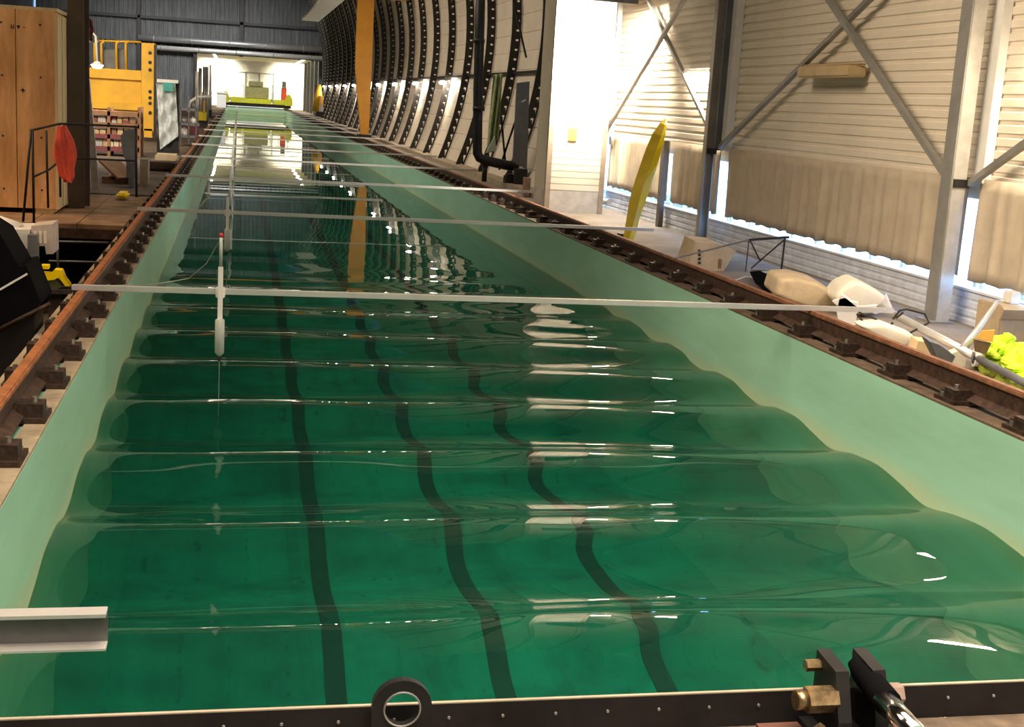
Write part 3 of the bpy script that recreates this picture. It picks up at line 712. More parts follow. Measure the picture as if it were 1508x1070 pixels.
# black covered object
def blacksheet():
    q = [(-30, 325), (0, 344), (28, 393), (39, 391), (61, 447), (4, 482), (-60, 520)]
    c = [px(x, y, 8.6) for x, y in q]
    t = thing('black_cover', (c[4].x, 8.8, -1), 'black plastic covered equipment at the left edge with a white stripe', 'equipment')
    b = MB(); b.prism([tuple(v) for v in c[:6]]+[(c[5].x-.4, 8.6, c[5].z), (c[0].x-.2, 8.6, c[0].z)], (0, .5, 0)); b.build('cover', blackp, t)
    MB().bar(tuple(px(-5, 429, 8.59)), tuple(px(40, 403, 8.59)), .012).build('stripe', whitep, t)
    b = MB(); p = px(-20, 500, 8.7); b.box(p.x-.1, c[4].x-.05, 8.65, 9.05, -1.05, px(50, 462, 8.7).z); b.build('base', blackm, t)
    MB().tube([tuple(px(0, 484, 8.55)), tuple(px(74, 446, 8.62))], .012, 8).build('rusty_rod', rustd, t)
blacksheet()
t = thing('power_tool', (px(75, 420, 10.3).x, 10.3, -.2), 'yellow and black tool lying on the ledge left of the rail', 'tool')
b = MB(); b.prism([P(58, 402, 10.3), P(74, 403, 10.3), P(80, 397, 10.3), P(90, 398, 10.3), P(95, 410, 10.3), P(103, 421, 10.3), P(96, 421, 10.3), P(86, 408, 10.3), P(80, 412, 10.3), P(58, 414, 10.3)], (0, .12, 0)); b.build('tool_body', yelb, t)
b = MB(); b.prism([P(57, 413, 10.32), P(82, 411, 10.32), P(92, 422, 10.32), P(80, 427, 10.32), P(58, 424, 10.32)], (0, .1, 0)); b.build('tool_base', mat('tool_green', (.09, .10, .03), .6), t)
b = MB(); pbox(b, 60, 71, 391, 396, 10.3, .1); b.build('tool_top', yelb, t)
b = MB(); pbox(b, 55, 104, 427, 432, 10.28, .3); b.build('ledge_plate', dirt, t)
b = MB(); p_ = px(80, 432, 10.3); b.box(p_.x-.05, p_.x+.05, 10.35, 10.5, -1.05, p_.z); b.build('stand', dirt, t)

# ------------------------------------------------------------------ left side, further back
def item(name, label, cat, parts, loc=None, group=None):
    # parts: (part name, material, x0,x1,y0,y1 pixels, Y, depth)
    a = parts[0]; p = px((a[2]+a[3])/2, a[5], a[6]); t = thing(name, p, label, cat, group)
    for q in parts:
        b = MB(); pbox(b, *q[2:6], q[6], q[7], **(q[8] if len(q) > 8 else {})); b.build(q[0], q[1], t)
    return t
t = thing('leaning_post', px(140, 283, 20.5), 'grey aluminium post leaning beside the dark column', 'post')
MB().bar(P(119, 30, 20.5), P(142, 286, 20.5), .10, .10, (0, 1, 0)).build('post', galv, t)
MB().bar(P(112, 30, 20.6), P(134, 286, 20.6), .03, .05, (0, 1, 0)).build('side_strip', alu, t)
t = thing('cable_bundle', px(127, 40, 20.2), 'maroon cable bundle hung on the leaning aluminium post', 'cable')
for k in range(5):
    c = px(127, 38, 20.43); rr = .07+.012*k
    MB().tube([(c.x+rr*math.cos(a/8*6.283)*.9, 20.43-.015*k, c.z-.04+rr*1.5*math.sin(a/8*6.283)) for a in range(9)], .012, 6).build('coil', purple, t)
t = item('long_shovel', 'grey shovel leaning against the walkway railing', 'shovel', [('blade', mat('shovel_grey', (.35, .32, .27), .5), 115, 126, 256, 285, 18.6, .03)])
MB().tube([P(121, 256, 18.62), P(118, 200, 18.8)], .012, 8).build('handle', galv, t)
# storage rack with stacked boxes
t = thing('storage_rack', px(160, 225, 30), 'steel rack of stacked boxes behind the walkway railing', 'rack')
for y0, y1 in ((166, 168), (183, 185), (200, 202), (218, 220)):
    b = MB(); pbox(b, 118, 205, y0, y1, 30, .9); b.build('shelf', purple if y0 > 190 else mat('rack_brown', (.30, .15, .07), .6), t)
for x in (118, 160, 205):
    b = MB(); q = px(x, 160, 30); 
    for yy in (30, 30.85): b.box(q.x-.03, q.x+.03, yy, yy+.05, 0, px(x, 158, 30).z)
    b.build('upright', mat('rack_brown', (.30, .15, .07), .6), t)
rnd = random.Random(5)
BO = ['first', 'second', 'third', 'fourth', 'fifth', 'sixth', 'seventh', 'eighth', 'ninth', 'tenth']
bcol = [mat('box_tan', (.62, .44, .24), .7), mat('box_cream', (.80, .70, .50), .7), mat('box_brown', (.34, .18, .10), .7), mat('box_grey', (.50, .48, .46), .6), mat('box_maroon', (.28, .07, .06), .7)]
bn = ['tan', 'cream', 'brown', 'grey', 'maroon']
rows = [(168, 'top'), (185, 'middle'), (202, 'lower')]
for yt, rown in rows:
    base = yt+15; x = 120; k = 0
    while x < 198:
        wd = rnd.choice((8, 10, 13)); ci = rnd.choice((0, 0, 1, 1, 2, 3, 4)); h = rnd.choice((6, 9, 12))
        q0 = px(x, base, 30); q1 = px(x+wd-1, base-h, 30)
        o = MB().box(q0.x, q1.x, 30.1, 30.6, q0.z+.012, q1.z, bev=.008).build('storage_box', bcol[ci])
        tag(o, f'small {bn[ci]} box on the {rown} rack shelf, {BO[k]} from the left', 'box', f'{bn[ci]} boxes on the {rown} rack shelf')
        if h < 8:
            o = MB().box(q0.x+.01, q1.x-.01, 30.1, 30.5, q1.z+.001, q1.z+.09).build('storage_box', bcol[(ci+1) % 5])
            tag(o, f'flat {bn[(ci+1)%5]} box stacked on the {BO[k]} {rown} shelf box from the left', 'box', f'flat {bn[(ci+1)%5]} boxes on the {rown} shelf')
        x += wd; k += 1
# yellow machine: beam, column, rail
t = item('yellow_lifting_machine', 'large yellow lifting machine with a holed mast behind the rack', 'machine',
     [('front_plate', yellow, 128, 208, 108, 160, 39, .6), ('top_flange', yellow, 118, 208, 104, 113, 38.9, .9), ('lower_flange', yellow, 118, 208, 153, 158, 38.8, .9), ('side_leg', yellow, 118, 130, 158, 200, 39, .5),
      ('mast', yellow, 208, 228, 64, 192, 38.8, .5), ('mast_foot', yellow, 212, 224, 190, 202, 38.8, .5), ('mast_rail', blackm, 226, 230, 66, 200, 38.7, .3), ('back_panel', greyd, 152, 188, 72, 106, 39.4, .1)])
q = px(120, 200, 39)
for yy in (78, 92, 103, 135, 144, 152, 166):
    b = MB(); a = px(221, yy, 38.79); b.tube([(a.x, 38.78, a.z), (a.x, 38.82, a.z)], .05, 10); b.build('hole', blackm, t)
for xx in (150, 172, 186, 128, 140): MB().tube([P(xx, 106, 39), P(xx-1, 64, 39), P(xx+4, 60, 39)], .035, 8).build('guard_post', yellow, t)
MB().tube([P(146, 60, 39), P(208, 62, 39)], .03, 8).build('guard_top', yellow, t)
# yellow lit lamp over it
t = thing('work_lamp', px(143, 96, 30), 'small lit work lamp over the yellow machine', 'lamp')
c = px(143, 97, 30)
MB().tube([(c.x, 30, c.z+.10), (c.x, 30, c.z+.02)], .1, 14, rs=[.04, .14]).build('shade', whitep, t)
MB().tube([(c.x, 30, c.z+.02), (c.x, 30, c.z-.05)], .12, 14, rs=[.13, .08]).build('bulb', lamp_far, t)
MB().tube([(c.x, 30, c.z+.10), (c.x-.03, 30, c.z+.62), (c.x-.12, 30, c.z+.72), (c.x-.2, 30, c.z+.6), (c.x-.22, 30, .0)], .025, 8).build('arm', cream, t)
# grey machine, plinth blocks
t = item('grey_cabinet', 'slanted grey plastic cabinet behind the railing corner', 'cabinet', [('lower_body', greyd, 186, 199, 240, 262, 21, .4)])
b = MB(); b.prism([P(177, 200, 21), P(184, 192, 21), P(199, 190, 21), P(199, 240, 21), P(186, 240, 21), P(180, 222, 21)], (0, .4, 0)); b.build('upper_body', mat('cab_grey', (.22, .23, .25), .4), t)
b = MB(); pbox(b, 189, 197, 262, 286, 21, .3); b.build('foot', greyd, t)
t = item('brown_ramp', 'brown tilted wooden board under the rack', 'board', [('stop', boards, 150, 200, 262, 280, 22, .2)])
MB().bar(P(160, 236, 22), P(188, 262, 21.8), .5, .03).build('board', boards, t)
item('concrete_block', 'small pale block on the floor beside the walkway end', 'block', [('block', concrete, 206, 218, 235, 275, 21.5, .4)])
for i, (x0, x1, y0, y1, Y, m_, lb) in enumerate(((228, 262, 228, 238, 27, foam, 'pale sack lying beside the left rail in front of the wrapped panel'), (216, 258, 240, 250, 25.5, rustd, 'brown bundle lying in front of the pale sack by the left rail'), (170, 188, 285, 292, 18.8, yelb, 'small yellow box at the far end of the walkway deck'), (160, 172, 256, 266, 22, ltan, 'small pale carton below the rack'))):
    a = px(x0, y1, Y); c = px(x1, y0, Y); b = MB(); b.box(a.x, c.x, Y, Y+.5, max(.0, a.z), c.z, bev=.03); tag(b.build(['sack', 'bundle', 'small_box', 'carton'][i], m_), lb, ['sack', 'bundle', 'box', 'carton'][i])
# plastic wrapped panel
t = thing('wrapped_panel', px(245, 220, 32), 'tall panel wrapped in clear crumpled plastic left of the rail', 'panel')
c0, c1, c2, c3 = px(230, 122, 32), px(258, 122, 32), px(263, 200, 32), px(236, 220, 32)
def wr_(u, v):
    a = c0.lerp(c1, u); b = c3.lerp(c2, u); p = a.lerp(b, v); p = Vector(p); p.y = 32+.05*math.sin(u*13+v*5)+.04*math.sin(v*21+u*4); return tuple(p)
MB().grid(wr_, 20, 36, smooth=False).build('plastic_wrap', plasticm, t, solid=.01)
b = MB(); pbox(b, 240, 255, 122, 134, 31.88, .02); b.build('teal_sheet', teal, t)
b = MB(); pbox(b, 255, 264, 122, 205, 32.2, .2); b.build('frame', blackm, t)
b = MB(); pbox(b, 231, 262, 118, 121, 31.9, .3); b.build('top_bar', whitep, t)
b = MB(); pbox(b, 231, 263, 205, 224, 32.1, .4); b.build('base', blackm, t)
# racks and pipes further on
t = item('wire_rack', 'dark open rack with white bottles beyond the wrapped panel', 'rack', [('upright', greyd, 265, 267, 130, 213, 37, .1), ('upright', greyd, 277, 279, 140, 213, 37, .1), ('upright', greyd, 288, 290, 130, 205, 37, .1), ('shelf', greyd, 265, 290, 160, 162, 37, .6), ('shelf', greyd, 265, 290, 182, 184, 37, .6), ('shelf', greyd, 265, 290, 200, 202, 37, .6)])
for i, (x0, x1, y0, y1, m_, lb, row) in enumerate(((267, 276, 187, 200, whitep, 'white canister on the lowest shelf of the dark rack, left', 0), (280, 288, 172, 182, whitep, 'white canister on the middle shelf of the dark rack, right', 0), (267, 275, 172, 182, galv, 'grey canister on the middle shelf of the dark rack', 0), (280, 288, 150, 160, greyd, 'dark canister on the top shelf of the rack', 0))):
    a = px((x0+x1)/2, y1, 37.2); c = px(x1, y0, 37.2); r_ = (x1-x0)/2/F_PX*37*.95
    tag(MB().tube([(a.x, 37.3, a.z+.002), (a.x, 37.3, c.z-.05), (a.x, 37.3, c.z-.04), (a.x, 37.3, c.z)], r_, 14, rs=[r_, r_, r_*.4, r_*.4]).build('canister', m_), lb, 'canister')
t = thing('white_pipework', px(285, 160, 52), 'white vertical pipes rising at the left before the bright room', 'pipes')
for x, y0, y1, Y in ((290, 105, 170, 52), (301, 98, 160, 60), (305, 98, 160, 60), (295, 100, 155, 58), (310, 95, 150, 70)):
    a = px(x, y0, Y); c = px(x, y1, Y); MB().tube([(a.x, Y, a.z), (c.x, Y, max(.0, 0))], .07, 8).build('pipe', alu, t)
MB().tube([P(278, 165, 45), P(280, 150, 45), P(290, 143, 45), P(310, 142, 52)], .05, 8).build('bent_pipe', whitep, t)
item('yellow_trolley', 'small yellow and orange trolley left of the rail beyond the rack', 'trolley', [('body', yelb, 292, 304, 165, 178, 55, .4), ('mast', orangep, 299, 302, 148, 166, 55, .2), ('foot', blackm, 292, 306, 178, 181, 55, .4)])
item('maroon_chest', 'low maroon chest left of the rail beyond the dark rack', 'chest', [('chest', purple, 275, 292, 185, 200, 44, .6), ('lid', mat('chest_top', (.35, .25, .35), .5), 274, 293, 182, 185, 43.95, .7)])
item('white_cabinet', 'white cabinet left of the far carriage', 'cabinet', [('body', whitep, 319, 333, 137, 158, 100, 1.0), ('top', cream, 318, 334, 135, 137, 99.9, 1.1)])
item('dark_machine', 'dark grey machine with pipes left of the rail near the bright room', 'machine', [('body', greyd, 290, 308, 140, 162, 66, .8), ('top', galv, 292, 306, 136, 140, 66, .8), ('foot', blackm, 288, 312, 162, 172, 66, .8)])

# ------------------------------------------------------------------ right side objects
# yellow board: long pointed curved board leaning on wall
def yboard():
    foot = Vector((5.86, 15.9, .0))
    rowsP = [((917, 353), (926, 354), (933, 356)), ((922, 325), (935, 320), (943, 318)), ((927, 293), (943, 290), (953, 290)), ((933, 272), (949, 268), (960, 268)), ((941, 248), (957, 249), (969, 240)), ((951, 219), (966, 222), (977, 212)), ((961, 196), (974, 200), (980, 198)), ((972, 181), (979, 184), (982, 184)), ((980, 174), (981, 174), (982, 175))]
    t = thing('yellow_board', foot, 'long yellow pointed board leaning on the right wall', 'board')
    n = len(rowsP)
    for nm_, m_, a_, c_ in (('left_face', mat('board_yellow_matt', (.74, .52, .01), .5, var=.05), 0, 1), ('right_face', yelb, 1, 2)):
        b = MB(); rows = []
        for i, r_ in enumerate(rowsP):
            Yc = 15.75+.07*i; q = []
            for k in (a_, c_): q.append(px(*r_[k], Yc-(.06*math.sin(math.pi*min(1, (i+1)/n)) if k == 1 else 0)))
            for k in (c_, a_): q.append(px(*r_[k], Yc+.07))
            rows.append([b.bm.verts.new(v) for v in q])
        for i in range(n-1):
            for k in range(4): b.bm.faces.new((rows[i][k], rows[i][(k+1) % 4], rows[i+1][(k+1) % 4], rows[i+1][k]))
        b.bm.faces.new(rows[0]); b.bm.faces.new(rows[-1][::-1])
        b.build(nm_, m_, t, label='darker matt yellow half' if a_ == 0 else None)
    b = MB(); p = px(916, 349, 15.95); b.box(p.x-.06, p.x+.06, 15.85, 16.0, 0, .09, bev=.01); b.build('foot_stop', blackm, t)
yboard()
t = thing('wall_batten', (6.83, 18.1, .2), 'dark vertical batten behind the yellow board', 'batten')
MB().box(6.85, 6.92, 18.08, 18.20, 0, 1.24).build('batten', dk, t)
# black fire pipe with valve
t = thing('black_standpipe', (6.3, 25.7, 0), 'thick black standpipe with a valve before the curved wall', 'pipe')
MB().tube([P(709, -60, 25.5), P(706, 60, 25.5), P(704, 130, 25.5), P(703, 215, 25.5), P(703, 225, 25.5), P(706, 232, 25.5), P(714, 236, 25.5), P(745, 243, 25.5), P(762, 245, 25.5)], .095, 16).build('pipe', blackm, t)
b = MB(); q = px(755, 258, 25.5); b.box(q.x-.16, q.x+.16, 25.35, 25.65, .0, q.z+.02, bev=.03); b.build('valve_body', blackm, t)
q = px(765, 262, 25.3); MB().tube([(q.x, 25.34, q.z), (q.x, 25.25, q.z)], .10, 16).build('valve_wheel', blackm, t)
q = px(714, 247, 25.5); MB().tube([(q.x, 25.5, q.z+.08), (q.x, 25.5, .1)], .05, 10).build('support_leg', blackm, t)
for a_, b_ in (((756, 0), (775, 85)), ((735, 250), (775, 130)), ((738, 170), (745, 250))):
    MB().bar(P(*a_, 25.6), P(*b_, 25.6), .035).build('brace_rod', blackm, t)
q = px(706, 140, 25.5)
for yy in (60, 160): 
    c = px(705, yy, 25.5); MB().tube([(c.x, 25.5, c.z-.04), (c.x, 25.5, c.z+.04)], .12, 16).build('coupling', blackm, t)
t = thing('leaning_sheet', px(765, 250, 25.2), 'tall dark grey sheet leaning beside the white casing', 'panel')
b = MB(); b.prism([P(762, 122, 25.1), P(780, 120, 25.1), P(776, 250, 25.1), P(756, 238, 25.1)], (0, .1, 0)); b.build('sheet', mat('panel_slate', (.12, .125, .135), .4), t)
b = MB(); q = px(766, 250, 25.15); b.box(q.x-.10, q.x+.14, 25.1, 25.3, 0, q.z+.02); b.build('foot', blackm, t)
b = MB(); b.bar(P(768, 150, 25.08), P(774, 147, 25.08), .02); b.build('label_strip', whitep, t)
# green net hanging
t = thing('green_net', (6.75, 27.5, 1), 'green netting hanging beside the black standpipe', 'net')
def netf(u, v):
    a = Vector(px(727, 110, 26.6)).lerp(Vector(px(741, 108, 26.6)), u); b = Vector(px(717, 222, 26.4)).lerp(Vector(px(733, 205, 26.4)), u)
    p = a.lerp(b, v); p.y += .04*math.sin(u*14+v*3); return tuple(p)
MB().grid(netf, 24, 16).build('netting', netm, t, solid=.01)
b = MB(); b.prism([P(716, 225, 26.3), P(731, 222, 26.3), P(729, 200, 26.3)], (0, .05, 0)); b.build('weight_bag', mat('pale_green', (.55, .62, .52), .6), t)
# junk beside the casing
item('brown_pallet_piece', 'brown piece of wood leaning at the foot of the white casing', 'wood', [('piece', boards, 772, 782, 262, 292, 23, .2), ('base', concrete, 765, 788, 290, 296, 23, .3)])

# beige crate with three holes
t = thing('foam_crate', (6.0, 13.0, 0), 'beige foam block with three black holes beside the right rail', 'foam block')
q = [P(1007, 383, 13.2), P(1020, 354, 13.2), P(1042, 354, 13.4), P(1074, 366, 13.3), P(1070, 409, 13.0)]
fz = [(a[0], 13.1, max(.0, a[2])) for a in q]
fz[0] = (fz[0][0], 13.1, .0); fz[4] = (fz[4][0], 13.1, .0)
b = MB(); b.prism(fz, (.10, .65, 0)); b.build('block', foam, t)
for yy in (368, 374, 380, 386):
    c = px(1030, yy+1, 13.09); MB().tube([(c.x, 13.08, c.z), (c.x, 13.11, c.z)], .014, 10).build('hole', blackm, t)
c = px(1060, 388, 13.09); MB().box(c.x-.012, c.x+.012, 13.07, 13.1, c.z-.05, c.z+.05).build('slot', boards, t)
# steel truss frame with cloth
t = thing('wire_truss', (6.2, 12.0, 0), 'thin dark truss frame propped over a black cloth', 'frame')
T = lambda x, y, Y=11.75: P(x, y, Y)
for a_, b_, w_ in ((( 995, 380), (1103, 353), .016), ((1103, 353), (1162, 349), .022), ((1156, 350), (1150, 403), .014), ((1156, 352), (1106, 395), .012), ((1104, 353), (1120, 385), .012), ((1103, 353), (1098, 400), .008), ((1106, 398), (1152, 400), .016)):
    MB().bar(T(*a_), T(*b_), w_).build('strut', blackm if w_ != .016 else greyd, t)
for a_, b_ in (((1105, 402), (1152, 399)), ((1126, 402), (1140, 428))): MB().bar(T(*a_, 11.7), T(*b_, 11.7), .018).build('pale_strut', alu, t)
t2 = thing('black_cloth', px(1135, 425, 12.05), 'black cloth crumpled under the truss frame', 'cloth')
b = MB(); b.prism([T(1104, 400, 11.5), T(1118, 398, 11.5), T(1150, 412, 11.5), T(1136, 434, 11.5), T(1112, 416, 11.5)], (.05, .12, -.02)); b.build('cloth', blackp, t2)
b = MB(); b.prism([T(1098, 408, 11.65), T(1115, 410, 11.65), T(1136, 435, 11.65), T(1100, 424, 11.65), T(1082, 414, 11.65)], (.05, .12, -.0)); b.build('under_sheet', mat('grey_sheet', (.38, .38, .42), .6), t2)
# foam hull pieces
def lump(name, pts, Y, dep, m_, label, cat, sx=.25, sub=0):
    Y = min(pf(x, y).y for x, y in pts)
    t = thing(name, px(pts[0][0], pts[0][1], Y), label, cat)
    q = [px(x, y, Y) for x, y in pts]; q = [Vector((v.x, Y, max(.002, v.z))) for v in q]
    b = MB(); n = len(q); c = sum(q, Vector())/n
    rows = []
    for k, (sc_, dy) in enumerate(((.86, 0), (1, .06), (1, dep-.06), (.86, dep))):
        rows.append([b.bm.verts.new((c.x+(v.x-c.x)*sc_+sx*dy, Y+dy, max(.002, c.z+(v.z-c.z)*sc_))) for v in q])
    for r1, r2 in zip(rows, rows[1:]):
        for i in range(n): b.bm.faces.new((r1[i], r1[(i+1) % n], r2[(i+1) % n], r2[i]))
    b.bm.faces.new(rows[0][::-1]); b.bm.faces.new(rows[-1])
    o = b.build('body', m_, t)
    if sub:
        md = o.modifiers.new('round', 'BEVEL'); md.width = .035; md.segments = 4; md.limit_method = 'NONE'
        for f in o.data.polygons: f.use_smooth = True
    return t
lump('foam_hull', [(1140, 435), (1148, 410), (1175, 409), (1205, 416), (1232, 432), (1240, 455), (1200, 458), (1160, 445)], 10.9, .7, foam, 'rounded beige foam hull piece beside the truss frame', 'foam piece', sub=1)
lump('pale_hull', [(1228, 440), (1240, 422), (1262, 412), (1290, 425), (1310, 440), (1296, 462), (1250, 468)], 10.2, .5, cream, 'pale foam piece behind the end of the nearest bar', 'foam piece', sub=1)
b = MB()
t = thing('paper_sheets', (5.85, 9.6, .1), 'white torn card sheets behind the bar end', 'card')
for pts in ([(1232, 458), (1238, 433), (1252, 444), (1262, 446), (1258, 481), (1234, 470)], [(1225, 443), (1245, 438), (1262, 452), (1240, 456)], [(1262, 452), (1300, 449), (1303, 434), (1312, 455), (1290, 462)]):
    b = MB(); b.prism([P(x, y, 9.75) for x, y in pts], (.02, .012, .01)); b.build('sheet', whitep, t)
# black wire stool legs
t = thing('wire_stand', (6.2, 9.6, 0), 'thin black wire stand lying beyond the right rail', 'stand')
for pts in ([(1262, 462), (1285, 492)], [(1265, 460), (1290, 470), (1300, 480), (1322, 507)], [(1315, 475), (1293, 494)], [(1315, 470), (1325, 457), (1335, 455), (1362, 462), (1368, 475), (1340, 490), (1334, 508)], [(1320, 468), (1330, 460)]):
    MB().tube([P(x, y, 8.8) for x, y in pts], .008, 6).build('wire', blackm, t)
lump('white_bundle', [(1262, 478), (1300, 475), (1345, 492), (1355, 505), (1330, 516), (1290, 500)], 9.5, .25, cream, 'white plastic bundle lying under the black wire stand', 'bundle', sub=1)
lump('tan_box', [(1350, 500), (1368, 502), (1384, 520), (1388, 530), (1345, 517)], 9.0, .2, ltan, 'small tan pointed box close behind the right rail', 'box')
lump('grey_scrap', [(1366, 500), (1382, 505), (1410, 525), (1400, 545), (1380, 528)], 9.2, .2, greyd, 'dark scrap pieces between tan box and tube joint', 'scrap')
# aluminium T tube
t = thing('tube_frame', (6.5, 9.2, 0), 'long pale aluminium tube with a T arm lying along the rail', 'tube')
E0 = pf(1436, 525, .09); E1 = px(1296, 452, 9.5); E2 = pf(1530, 575, .12)
MB().tube([tuple(E1), tuple(E1.lerp(E0, .5)), tuple(E0)], .030, 12).build('main_tube', alu, t)
MB().tube([tuple(E0), tuple(E2)], .026, 12).build('dark_tube', greyd, t)
MB().tube([tuple(E1.lerp(E0, .88)), P(1442, 482, E0.y+.25), P(1468, 445, E0.y+.45)], .02, 12, rs=[.032, .022, .014]).build('arm', alu, t)
MB().tube([(E0.x-.03, E0.y-.03, E0.z), (E0.x+.04, E0.y-.05, E0.z)], .062, 18).build('joint_ring', whitep, t)
MB().tube([(E0.x-.04, E0.y-.025, E0.z), (E0.x-.03, E0.y-.03, E0.z)], .038, 18).build('joint_hub', greyd, t)
lump('plastic_joint', [(1396, 520), (1410, 515), (1425, 530), (1422, 545), (1400, 540)], 9.1, .1, cream, 'cream plastic fitting under the tube joint', 'fitting')
t = thing('orange_fin', px(1450, 500, 9.4), 'orange yellow plate standing above the green cloth', 'plate')
b = MB(); b.prism([P(1438, 498, 7.75), P(1446, 487, 7.75), P(1465, 486, 7.75), P(1462, 504, 7.75)], (.01, .02, 0)); b.build('plate', orangep, t)
b = MB(); b.prism([P(1436, 500, 7.77), P(1460, 505, 7.77), P(1452, 522, 7.77), P(1438, 518, 7.77)], (.01, .04, 0)); b.build('bracket', boards, t)
# fluorescent cloth pile
t = thing('fluorescent_cloth', (5.9, 7.8, 0), 'crumpled fluorescent yellow cloth heap at the right edge', 'cloth')
def blob(c, r_, m_, seed, nm='fold'):
    rnd = random.Random(seed); ph = [rnd.random()*6 for _ in range(6)]
    def fn(u, v):
        a = u*2*math.pi; e = (v-.5)*math.pi
        k = 1+.30*math.sin(2*a+ph[0]+2*e)+.22*math.sin(3*e+ph[1]+a)+.07*math.sin(5*a+ph[2]-4*e)
        return (c[0]+r_[0]*k*math.cos(a)*math.cos(e), c[1]+r_[1]*k*math.sin(a)*math.cos(e), max(.003, c[2]+r_[2]*k*math.sin(e)))
    MB().grid(fn, 22, 12, smooth=False).build(nm, m_, t)
for i, (x, y, z, r_, m_) in enumerate(((1460, 520, .14, .06, lime), (1476, 505, .20, .075, lime), (1492, 520, .16, .09, lime), (1502, 540, .12, .09, lime), (1447, 537, .03, .06, limed), (1466, 548, .03, .08, limed), (1488, 562, .03, .08, limed), (1505, 576, .02, .07, limed), (1450, 512, .13, .05, lime), (1520, 535, .14, .11, lime), (1515, 562, .05, .09, lime), (1480, 538, .07, .08, lime))):
    c = pf(x, y, z); blob((c.x, c.y, c.z), (r_, r_*1.2, r_*.7), m_, i)
# cardboard box with white block
t = thing('cardboard_box', px(1508, 540, 9.2), 'tall cardboard box at the right edge against the wall', 'box')
c0 = px(1476, 450, 9.0); c1 = px(1550, 560, 9.3)
b = MB(); b.box(c0.x, c0.x+.24, 9.0, 9.35, 0, c0.z, bev=.01); b.build('box_body', card, t)
b = MB(); b.hexa([(c0.x-.01, 8.98, c0.z-.10), (c0.x+.25, 8.98, c0.z-.10), (c0.x+.25, 9.0, c0.z-.10), (c0.x-.01, 9.0, c0.z-.10), (c0.x-.03, 8.92, c0.z-.02), (c0.x+.25, 8.92, c0.z-.02), (c0.x+.25, 9.0, c0.z), (c0.x-.01, 9.0, c0.z)]); b.build('flap', card, t)
c = px(1494, 440, 9.1); tag(MB().box(c.x-.045, c.x+.045, 9.08, 9.2, c0.z+.001, c0.z+.10, bev=.01).build('white_block', whitep), 'small white block on top of the cardboard box', 'block')

# ------------------------------------------------------------------ foreground beam and fittings
t = thing('carriage_beam', (1.6, 2.55, .3), 'black and rusty steel beam across the bottom of the view', 'beam')
ya, yb = 2.60, 2.605
MB().box(-1.2, 4.2, 2.592, 2.60, .235, .318).build('upstand', blackm, t)
MB().box(-1.2, 4.2, 2.5915, 2.6005, .318, .321).build('worn_edge', mat('worn_edge', (.38, .33, .25), .5), t)
MB().box(-1.2, 4.2, 2.28, 2.5919, .225, .235).build('flange', mat('beam_brown', (.16, .115, .08), .6, var=.35, scale=9, bump=.2), t)
for x in [-.9+.12*k for k in range(36)]:
    MB().tube([(x+.42, 2.588, .286), (x+.42, 2.592, .286)], .0035, 8).build('rivet', galv, t)
for x in (-.165, 5.19): pass
MB().box(-1.2, -1.1, 2.2, 2.6, -.0, .225).build('foot', blackm, t)
t = thing('lug_plate', (1.21, 2.56, .235), 'black lug plate with a round hole on the front beam', 'lug')
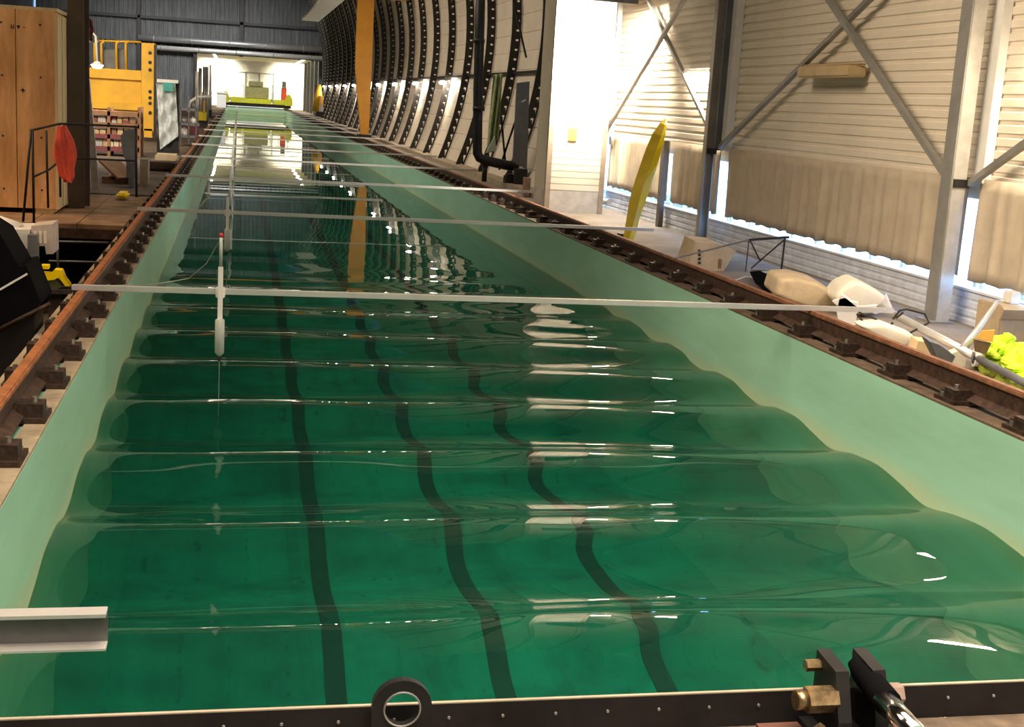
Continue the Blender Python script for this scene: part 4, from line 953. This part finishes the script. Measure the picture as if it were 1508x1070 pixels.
def lug():
    b = MB(); cx0, cz0 = 1.2085, .338; ro, ri, n = .064, .038, 28; y0, y1 = 2.535, 2.555
    o_, i_ = [], []
    for k in range(n):
        a = 2*math.pi*k/n; sx, sz = math.cos(a), math.sin(a)
        if sz >= 0: q = (cx0+ro*sx, cz0+ro*sz)
        else: q = (cx0+ro*(1 if sx > .001 else -1 if sx < -.001 else 0)*min(1, abs(sx)/max(abs(sx), abs(sz))*1.0), cz0-.103*min(1, abs(sz)/max(abs(sx), abs(sz)))) 
        o_.append(q); i_.append((cx0+ri*sx, cz0+ri*sz))
    V = [[b.bm.verts.new((q[0], y, q[1])) for q in L] for y in (y0, y1) for L in (o_, i_)]
    for k in range(n):
        j = (k+1) % n
        b.bm.faces.new((V[0][k], V[0][j], V[1][j], V[1][k])); b.bm.faces.new((V[2][k], V[3][k], V[3][j], V[2][j]))
        b.bm.faces.new((V[0][k], V[2][k], V[2][j], V[0][j])); b.bm.faces.new((V[1][k], V[1][j], V[3][j], V[3][k]))
    b.build('plate', blackm, t)
    MB().tube([(cx0+.0385*math.cos(a/24*6.2832), 2.533, cz0+.0385*math.sin(a/24*6.2832)) for a in range(25)], .0022, 6).build('hole_rim', galv, t)
lug()
t = thing('pivot_bracket', (2.29, 2.5, .235), 'black pivot bracket with two plates, brass nuts and chrome rod', 'bracket')
for x in (2.175, 2.265): 
    b = MB(); b.prism([(x, 2.60, .26), (x, 2.60, .415), (x, 2.50, .405), (x, 2.46, .30), (x, 2.46, .236)], (.032, 0, 0)); b.build('cheek_plate', blackm, t)
MB().tube([(2.11, 2.50, .34), (2.18, 2.50, .34)], .03, 6).build('nut', brass, t)
MB().tube([(2.085, 2.50, .34), (2.11, 2.50, .34)], .022, 14).build('pin_end', brass, t)
MB().tube([(2.14, 2.58, .385), (2.18, 2.58, .385)], .014, 6).build('nut', brass, t)
MB().tube([(2.297, 2.50, .345), (2.34, 2.50, .345)], .026, 6).build('nut', mat('nut_rose', (.45, .33, .28), .4, metal=.6), t)
MB().tube([tuple(px(1258, 972, 2.58)), tuple(px(1272, 990, 2.55)), tuple(px(1308, 1035, 2.42))], .035, 18, rs=[.018, .029, .031]).build('rod_socket', blackp, t)
MB().tube([tuple(px(1302, 1030, 2.43)), tuple(px(1350, 1085, 2.25))], .026, 20).build('piston_rod', chrome, t)
b = MB(); b.hexa([(2.02, 2.36, .236), (2.12, 2.36, .236), (2.12, 2.55, .236), (2.02, 2.55, .236), (2.02, 2.36, .262), (2.12, 2.36, .262), (2.12, 2.55, .262), (2.02, 2.55, .262)]); b.build('side_plate', mat('plate_redbrown', (.14, .06, .045), .5), t)
MB().tube([(2.10, 2.46, .262), (2.13, 2.44, .30)], .016, 6).build('nut', brass, t)
MB().box(2.14, 2.34, 2.40, 2.59, .236, .255).build('base', blackm, t)
